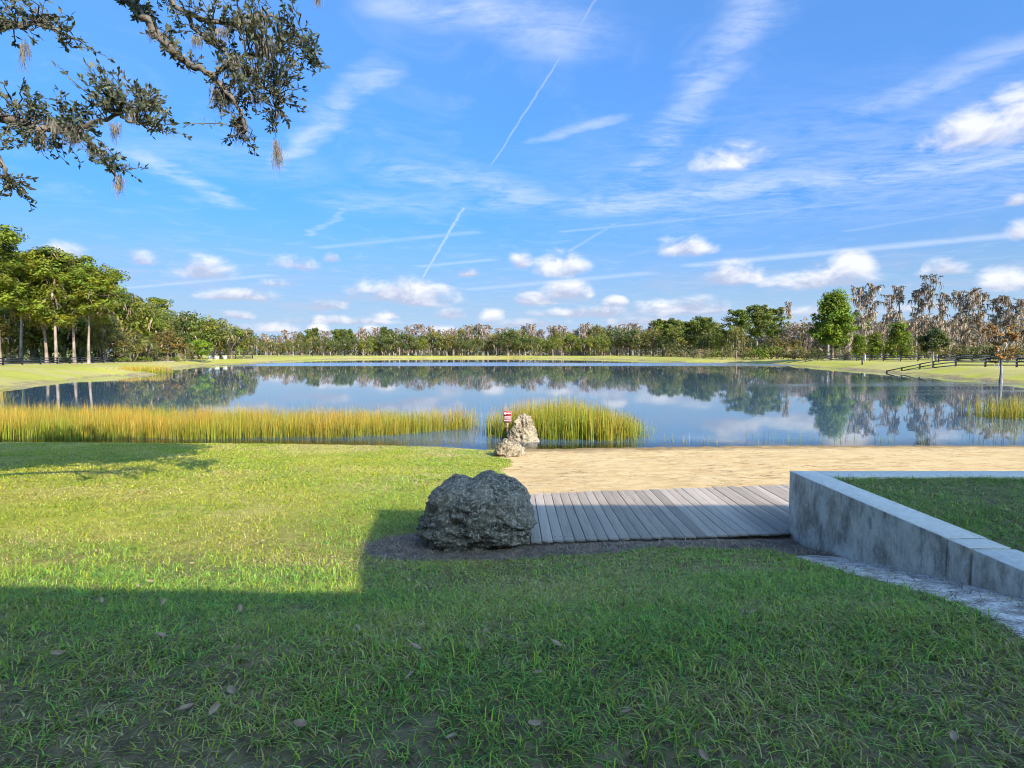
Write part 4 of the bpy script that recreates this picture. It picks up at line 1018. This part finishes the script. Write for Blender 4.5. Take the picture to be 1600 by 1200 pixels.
def lawn(name, n, x0, x1, y0, y1, Lr, Wr, segs, zf, label, dens=None, lush=0, fade=None):
    X_ = rng.uniform(x0, x1, n); Y_ = np.sqrt(rng.uniform(max(y0, 0) ** 2, y1 ** 2, n)) if dens is None else dens(n)
    vis = np.abs(X_) < Y_ * .98 + .35
    X_, Y_ = X_[vis], Y_[vis]; n = len(X_)
    patch = fbm(X_ * 2.2, Y_ * 2.2, 4, 51); thin = fbm(X_ * .9, Y_ * .9, 3, 61)
    if lush: keepp = rng.random(n) < .55 + patch
    else:
        s, e, p_ = masks(X_, Y_); cov = (1 - sstep(.15, .6, s)) * (1 - sstep(.2, .65, e)) * (1 - sstep(.1, .5, p_))
        cov = np.maximum(cov, .02 * (s < .5)); keepp = rng.random(n) < cov * np.clip(.12 + 1.7 * patch, .15, 1)
        keepp &= ~((X_ > WX - .03) & (Y_ < WY)); keepp &= signed(X_, Y_) > .15
        keepp &= rng.random(n) < sstep(fade[0], fade[1], Y_) * (1 - sstep(fade[2], fade[3], Y_))
    X_, Y_, patch, thin = X_[keepp], Y_[keepp], patch[keepp], thin[keepp]; n = len(X_)
    z = zf(X_, Y_); P = np.stack([X_, Y_, z - .006], 1)
    L = rng.uniform(*Lr, n) * (.65 + .75 * patch); W = rng.uniform(*Wr, n)
    dryp = np.clip(.20 + (thin - .5) * 1.7 + (fbm(X_ * .35, Y_ * .35, 2, 71) - .5) * 1.2 + sstep(13.5, 17.5, Y_) * .35, .04, .75) * (0.5 if lush else 1)
    dry = (rng.random(n) < dryp)[:, None]
    yel = np.clip(sstep(4, 9, Y_) * .45 + (thin - .42) * 1.2 + sstep(-.5, -6, X_) * .25, 0, 1)[:, None]
    green = tint((.24, .36, .045), n, .50, .20) * (1 - yel) + tint((.40, .41, .020), n, .30, .13) * yel
    if lush: green = tint((.20, .33, .04), n, .28, .14)
    straw = tint((.56, .45, .17), n, .3, .08)
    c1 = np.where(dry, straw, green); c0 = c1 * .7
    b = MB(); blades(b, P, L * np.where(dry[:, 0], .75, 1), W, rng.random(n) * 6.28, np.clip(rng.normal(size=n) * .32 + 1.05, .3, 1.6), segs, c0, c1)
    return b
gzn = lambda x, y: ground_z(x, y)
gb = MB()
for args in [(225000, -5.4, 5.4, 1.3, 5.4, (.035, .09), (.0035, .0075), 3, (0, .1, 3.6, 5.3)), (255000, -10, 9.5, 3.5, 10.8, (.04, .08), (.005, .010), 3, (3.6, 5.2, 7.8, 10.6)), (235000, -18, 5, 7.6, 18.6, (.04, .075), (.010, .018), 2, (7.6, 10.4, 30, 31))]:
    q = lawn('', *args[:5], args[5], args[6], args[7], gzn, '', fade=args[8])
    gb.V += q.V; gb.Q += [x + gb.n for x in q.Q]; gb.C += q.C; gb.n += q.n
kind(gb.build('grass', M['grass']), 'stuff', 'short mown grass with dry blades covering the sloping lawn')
q = lawn('', 60000, WX + WT - .02, 9.5, 2.6, WY - WT + .03, (.05, .11), (.004, .008), 3, lambda x, y: 1.58 + 0 * x, '', lush=1)
kind(q.build('raised_grass', M['grass']), 'stuff', 'thick green grass on the raised lawn behind the concrete wall')

# dead straw and twigs on the bare earth and pale sand
n = 60000; X_ = rng.uniform(-2.2, 3.2, n); Y_ = rng.uniform(3.2, 6.7, n); s_, e_, p_ = masks(X_, Y_)
k = (rng.random(n) < np.maximum(e_ * .5 * (p_ < .3), p_ * .05)) & ~((X_ > .05) & (Y_ > 6.42)); X_, Y_ = X_[k], Y_[k]; n = len(X_)
b = MB(); c_ = np.where(rng.random((n, 1)) < .5, tint((.20, .13, .10), n, .35, .1), tint((.42, .33, .26), n, .3, .08))
blades(b, np.stack([X_, Y_, ground_z(X_, Y_) + .004], 1), rng.uniform(.03, .11, n), rng.uniform(.003, .007, n), rng.random(n) * 6.28, rng.uniform(1.2, 1.7, n), 2, c_, c_)
kind(b.build('straw_litter', M['reed']), 'stuff', 'brown straw and twig litter on the bare earth round the boulder')
# ------------------------------------------------------------------ fallen leaves
M['deadleaf'] = noise_mat('dead_leaf', (.22, .135, .08), (.42, .30, .20), 14, .7)
lv = MB(); nn = 7
tt = np.linspace(-1, 1, nn); ww = np.sqrt(np.clip(1 - tt ** 2, 0, 1)) * .42
vv = np.concatenate([np.stack([tt, -ww, .18 * ww + .10 * tt ** 2], 1), np.stack([tt, 0 * ww, .10 * tt ** 2 - .03], 1), np.stack([tt, ww, .30 * ww + .10 * tt ** 2], 1)]) * .030
qq = [(r * nn + i, r * nn + i + 1, (r + 1) * nn + i + 1, (r + 1) * nn + i) for r in (0, 1) for i in range(nn - 1)]
lm = lv.add(vv, qq).mesh('fallen_leaf', M['deadleaf'], True)
for px, py in [(158, 938), (255, 940), (375, 950), (252, 992), (560, 980), (575, 1018), (290, 1105), (362, 1078), (335, 1107), (230, 1150), (640, 1055), (650, 1010), (840, 1050), (1158, 988), (1160, 955), (1175, 955), (835, 1130), (1060, 930), (870, 1005), (1420, 930), (1260, 985),
               (640, 905), (215, 915), (120, 895), (262, 893), (470, 1130), (980, 1110), (1330, 1090), (1490, 1150), (90, 1020), (760, 985), (705, 1150), (1100, 1180), (410, 845), (235, 908), (300, 880), (150, 860), (520, 870), (330, 820)]:
    q = on_z(px, py, 1.2)
    for _ in range(6): q = on_z(px, py, float(ground_z(np.array([q[0]]), np.array([q[1]]))[0]) + .055)
    o = link('fallen_leaf', lm); o.location = q; o.rotation_euler = (rng.normal() * .35, rng.normal() * .35, rng.random() * 6.28); o.scale = [rng.uniform(.6, 1.15)] * 3
    tag(o, 'small curled brown dead leaf lying on the near lawn', 'leaf', 'dead leaves scattered on the lawn')

# ------------------------------------------------------------------ overhanging live oak: trunk out of frame on the left
oakE = empty('live_oak', (-8.6, 1.2, 1.6)); OB = np.array((-8.6, 1.2, 1.6))
wood = MB(); lf = MB(); twg = MB(); mo = MB(); off = MB()
fork = np.array((-8.3, 1.4, 4.8))
wood.tube(np.array([(-8.6, 1.2, 1.2), (-8.5, 1.25, 3), fork]) - OB, [.55, .42, .38], 12)
def pxp(px, py, D): return np.array(at_y(px, py, D))
limbs = []
def limb(pts, r0, r1, ent=None):
    p = np.array(pts); t = np.linspace(0, 1, len(p)); tt = np.linspace(0, 1, len(p) * 4)
    s = np.stack([np.interp(tt, t, p[:, j]) for j in range(3)], 1); s[1:-1] = (s[:-2] + 2 * s[1:-1] + s[2:]) / 4; s[1:-1] += rng.normal(size=(len(s) - 2, 3)) * .012
    k_ = np.linspace(0, 1, len(s)); e_ = ent[0] / (len(p) - 1) if ent else .5; rm = ent[1] if ent else (r0 + r1) / 2
    wood.tube(s - OB, np.interp(k_, [0, e_, 1], [r0, rm, r1]), 7); limbs.append(s)
limb([fork, (-7, 3.2, 5.4), pxp(-60, 165, 4.9), pxp(0, 182, 5.0), pxp(34, 189, 5.0), pxp(67, 204, 5.05), pxp(111, 203, 5.1), pxp(145, 191, 5.15), pxp(182, 177, 5.2), pxp(225, 170, 5.25)], .18, .010, (3, .042))
limb([pxp(120, 206, 5.1), pxp(137, 220, 5.1), pxp(160, 245, 5.05), pxp(180, 275, 5.0)], .035, .008)
limb([pxp(182, 177, 5.2), pxp(205, 190, 5.25), pxp(240, 205, 5.3)], .02, .006)
limb([fork, (-6.8, 3.2, 7.2), (-5.0, 4.9, 7.6), pxp(185, -25, 5.5), pxp(199, 0, 5.5), pxp(236, 40, 5.5), pxp(270, 79, 5.45), pxp(297, 98, 5.4), pxp(331, 121, 5.4), pxp(358, 148, 5.35), pxp(378, 180, 5.3), pxp(385, 205, 5.3)], .18, .010, (4, .045))
limb([(-5.0, 4.9, 7.6), pxp(250, -20, 5.7), pxp(267, 0, 5.6), pxp(294, 27, 5.6), pxp(321, 61, 5.55), pxp(365, 95, 5.5), pxp(400, 120, 5.5), pxp(430, 150, 5.45)], .06, .006, (2, .024))
limb([pxp(292, 22, 5.6), pxp(337, 37, 5.6), pxp(388, 37, 5.65), pxp(430, 25, 5.7), pxp(470, 55, 5.7), pxp(485, 95, 5.65)], .024, .005)
limb([pxp(331, 121, 5.4), pxp(348, 108, 5.45), pxp(365, 97, 5.5), pxp(400, 85, 5.55), pxp(440, 75, 5.6)], .03, .008)
limb([pxp(-60, 60, 5.0), pxp(0, 40, 5.0), pxp(30, 45, 5.0), pxp(80, 45, 5.05), pxp(110, 60, 5.05)], .026, .004)
limb([fork, (-7.0, 3.2, 6.0), pxp(-60, 60, 5.0)], .14, .05)
limb([pxp(-50, 172, 4.9), pxp(-15, 220, 4.9), pxp(8, 265, 4.9), pxp(18, 305, 4.9)], .04, .006)
limb([pxp(430, 150, 5.45), pxp(434, 180, 5.45), pxp(431, 205, 5.45), pxp(433, 222, 5.45)], .006, .003)
LP = np.concatenate(limbs)
reg = [(30, 22, 34, 24), (85, 48, 30, 18), (60, 12, 40, 12), (20, 50, 24, 18), (55, 150, 36, 20), (110, 165, 30, 22), (165, 140, 42, 30), (205, 135, 28, 26), (190, 165, 45, 22), (235, 170, 34, 20), (262, 190, 18, 12), (18, 215, 24, 18), (60, 222, 34, 18),
       (90, 240, 20, 12), (130, 205, 40, 16), (170, 245, 28, 16), (150, 232, 22, 14), (195, 262, 10, 12), (12, 270, 18, 28), (22, 312, 20, 14), (40, 175, 34, 14), (10, 145, 20, 10),
       (235, 28, 28, 26), (215, 8, 30, 10), (262, 62, 22, 18), (290, 60, 16, 10), (268, 86, 14, 9), (300, 92, 22, 12), (345, 14, 50, 16), (400, 22, 42, 22), (450, 38, 34, 24), (478, 72, 22, 26), (495, 108, 15, 16), (425, 72, 42, 30), (372, 62, 36, 26),
       (392, 102, 42, 26), (442, 112, 26, 24), (432, 158, 24, 26), (346, 168, 18, 22), (376, 200, 14, 18), (424, 196, 14, 14), (374, 232, 16, 10), (360, 130, 30, 20), (405, 140, 26, 22), (300, 20, 30, 16), (455, 85, 26, 22), (335, 75, 26, 16), (395, 175, 18, 16)]
def leaf_quads(P, D, size, col):
    n = len(P); U = unit(n); S = np.cross(D, U); S /= np.linalg.norm(S, axis=1)[:, None] + 1e-9; N_ = np.cross(D, S)
    L = size[:, None]; w = L * .21
    V = np.stack([P, P + D * L * .45 - S * w + N_ * L * .05, P + D * L, P + D * L * .5 + S * w + N_ * L * .05], 1)
    lf.add(V.reshape(-1, 3) - OB, np.arange(n * 4).reshape(-1, 4), np.repeat(col, 4, 0))
for px, py, rx_, ry_ in reg:
    D0 = 5.0 if px < 285 and py > 90 or px < 130 else 5.5
    c = pxp(px, py, D0 + rng.normal() * .12); sx, sz = rx_ / F * D0, ry_ / F * D0
    nt = max(5, int(rx_ * ry_ / 40))
    ctint = tint((.125, .135, .085), 1, .28, .09)[0]
    for _ in range(nt):
        a = rng.random() * 6.28; r = math.sqrt(rng.random())
        e = c + np.array([math.cos(a) * r * sx, rng.normal() * .22, math.sin(a) * r * sz])
        s = LP[np.argmin(np.linalg.norm(LP - (c * .6 + e * .4), axis=1) + rng.random(len(LP)) * .25)]
        full = e - s; ln = np.linalg.norm(full)
        if ln > .55: s = e - full / ln * rng.uniform(.3, .55)
        tp = curve_pts(s, e, .06, 6, .05); twg.tube(tp - OB, np.linspace(.006, .002, 6), 4)
        nl = rng.integers(9, 15); u = np.clip(1 - rng.random(nl) ** 1.3 * .75, 0, 1)
        P = np.stack([np.interp(u, np.linspace(0, 1, 6), tp[:, j]) for j in range(3)], 1)
        dd = full / (ln + 1e-6); D = unit(nl) * .9 + dd * .75; D /= np.linalg.norm(D, axis=1)[:, None]
        leaf_quads(P, D, rng.uniform(.035, .068, nl), np.clip(tint((1, 1, 1), nl, .25, .10) * ctint, .01, .5) * np.where(rng.random((nl, 1)) < .08, 2.2, 1))
for px, y0, y1, w_, k in [(37, 62, 112, 5, 16), (365, 85, 132, 9, 50), (402, 22, 48, 14, 60), (307, 55, 82, 6, 18), (350, 135, 182, 12, 70), (374, 178, 230, 7, 50), (402, 145, 172, 10, 26), (433, 218, 282, 3, 22), (88, 185, 222, 14, 46), (112, 202, 232, 14, 44), (178, 190, 226, 5, 20),
                          (185, 272, 312, 4, 24), (147, 228, 252, 8, 26), (497, -12, 14, 4, 10), (430, 170, 195, 8, 24), (390, 100, 140, 14, 40), (240, 40, 70, 8, 16), (415, 60, 100, 14, 40), (345, 40, 70, 12, 20), (60, 205, 240, 10, 18), (205, 175, 200, 8, 14)]:
    D0 = 5.02 if px < 285 and y0 > 90 or px < 130 else 5.45
    P = np.array([pxp(px + rng.normal() * w_ * .6, y0 + rng.random() * (y1 - y0) * .35, D0 + rng.normal() * .04) for _ in range(k)]) - OB
    Lm = (y1 - y0) / F * D0 * rng.uniform(.3, .85, k)
    for q_ in range(5): strands(mo, P + rng.normal(size=P.shape) * .012, Lm * rng.uniform(.6, 1.05, k),   .0042, (.20, .175, .15), .07)
# the part of the crown outside the picture
C = []
while len(C) < 210:
    c = np.array([rng.uniform(-10.5, -.9), rng.uniform(-.5, 6.6), rng.uniform(7.0, 10.0)])
    if ((c[0] + 5.6) / 4.7) ** 2 + ((c[1] - 3.5) / 2.9) ** 2 + ((c[2] - 8.7) / 1.5) ** 2 > 1: continue
    if c[2] < 3 + .63 * c[1] + 1.3 and c[0] > -.98 * c[1] - 1.3: continue
    C.append(c - OB)
clumps(off, C, .85, 150, .30, (.062, .070, .030), .7, .3, .2, .2, .2)
for c in C[::6]: wood.tube(curve_pts(fork - OB, c, .08, 6, .03), np.linspace(.09, .02, 6), 5)
M['bark_oak'] = noise_mat('live_oak_bark', (.05, .042, .035), (.17, .14, .115), 9, .95, (1, 1, 1), .9, .03)
wood.build('trunk', M['bark_oak'], oakE, True); twg.build('twigs', M['bark_oak'], oakE)
o = lf.build('foliage', M['leaf'], oakE); off.build('crown', M['leaf'], oakE); mo.build('hanging_moss', M['moss'], oakE)
for ch in oakE.children:
    if ch.name.startswith(('twigs', 'foliage', 'hanging', 'crown')): ch['kind'] = 'stuff'
tag(oakE, 'live oak boughs hung with moss reaching in at the upper left', 'tree')
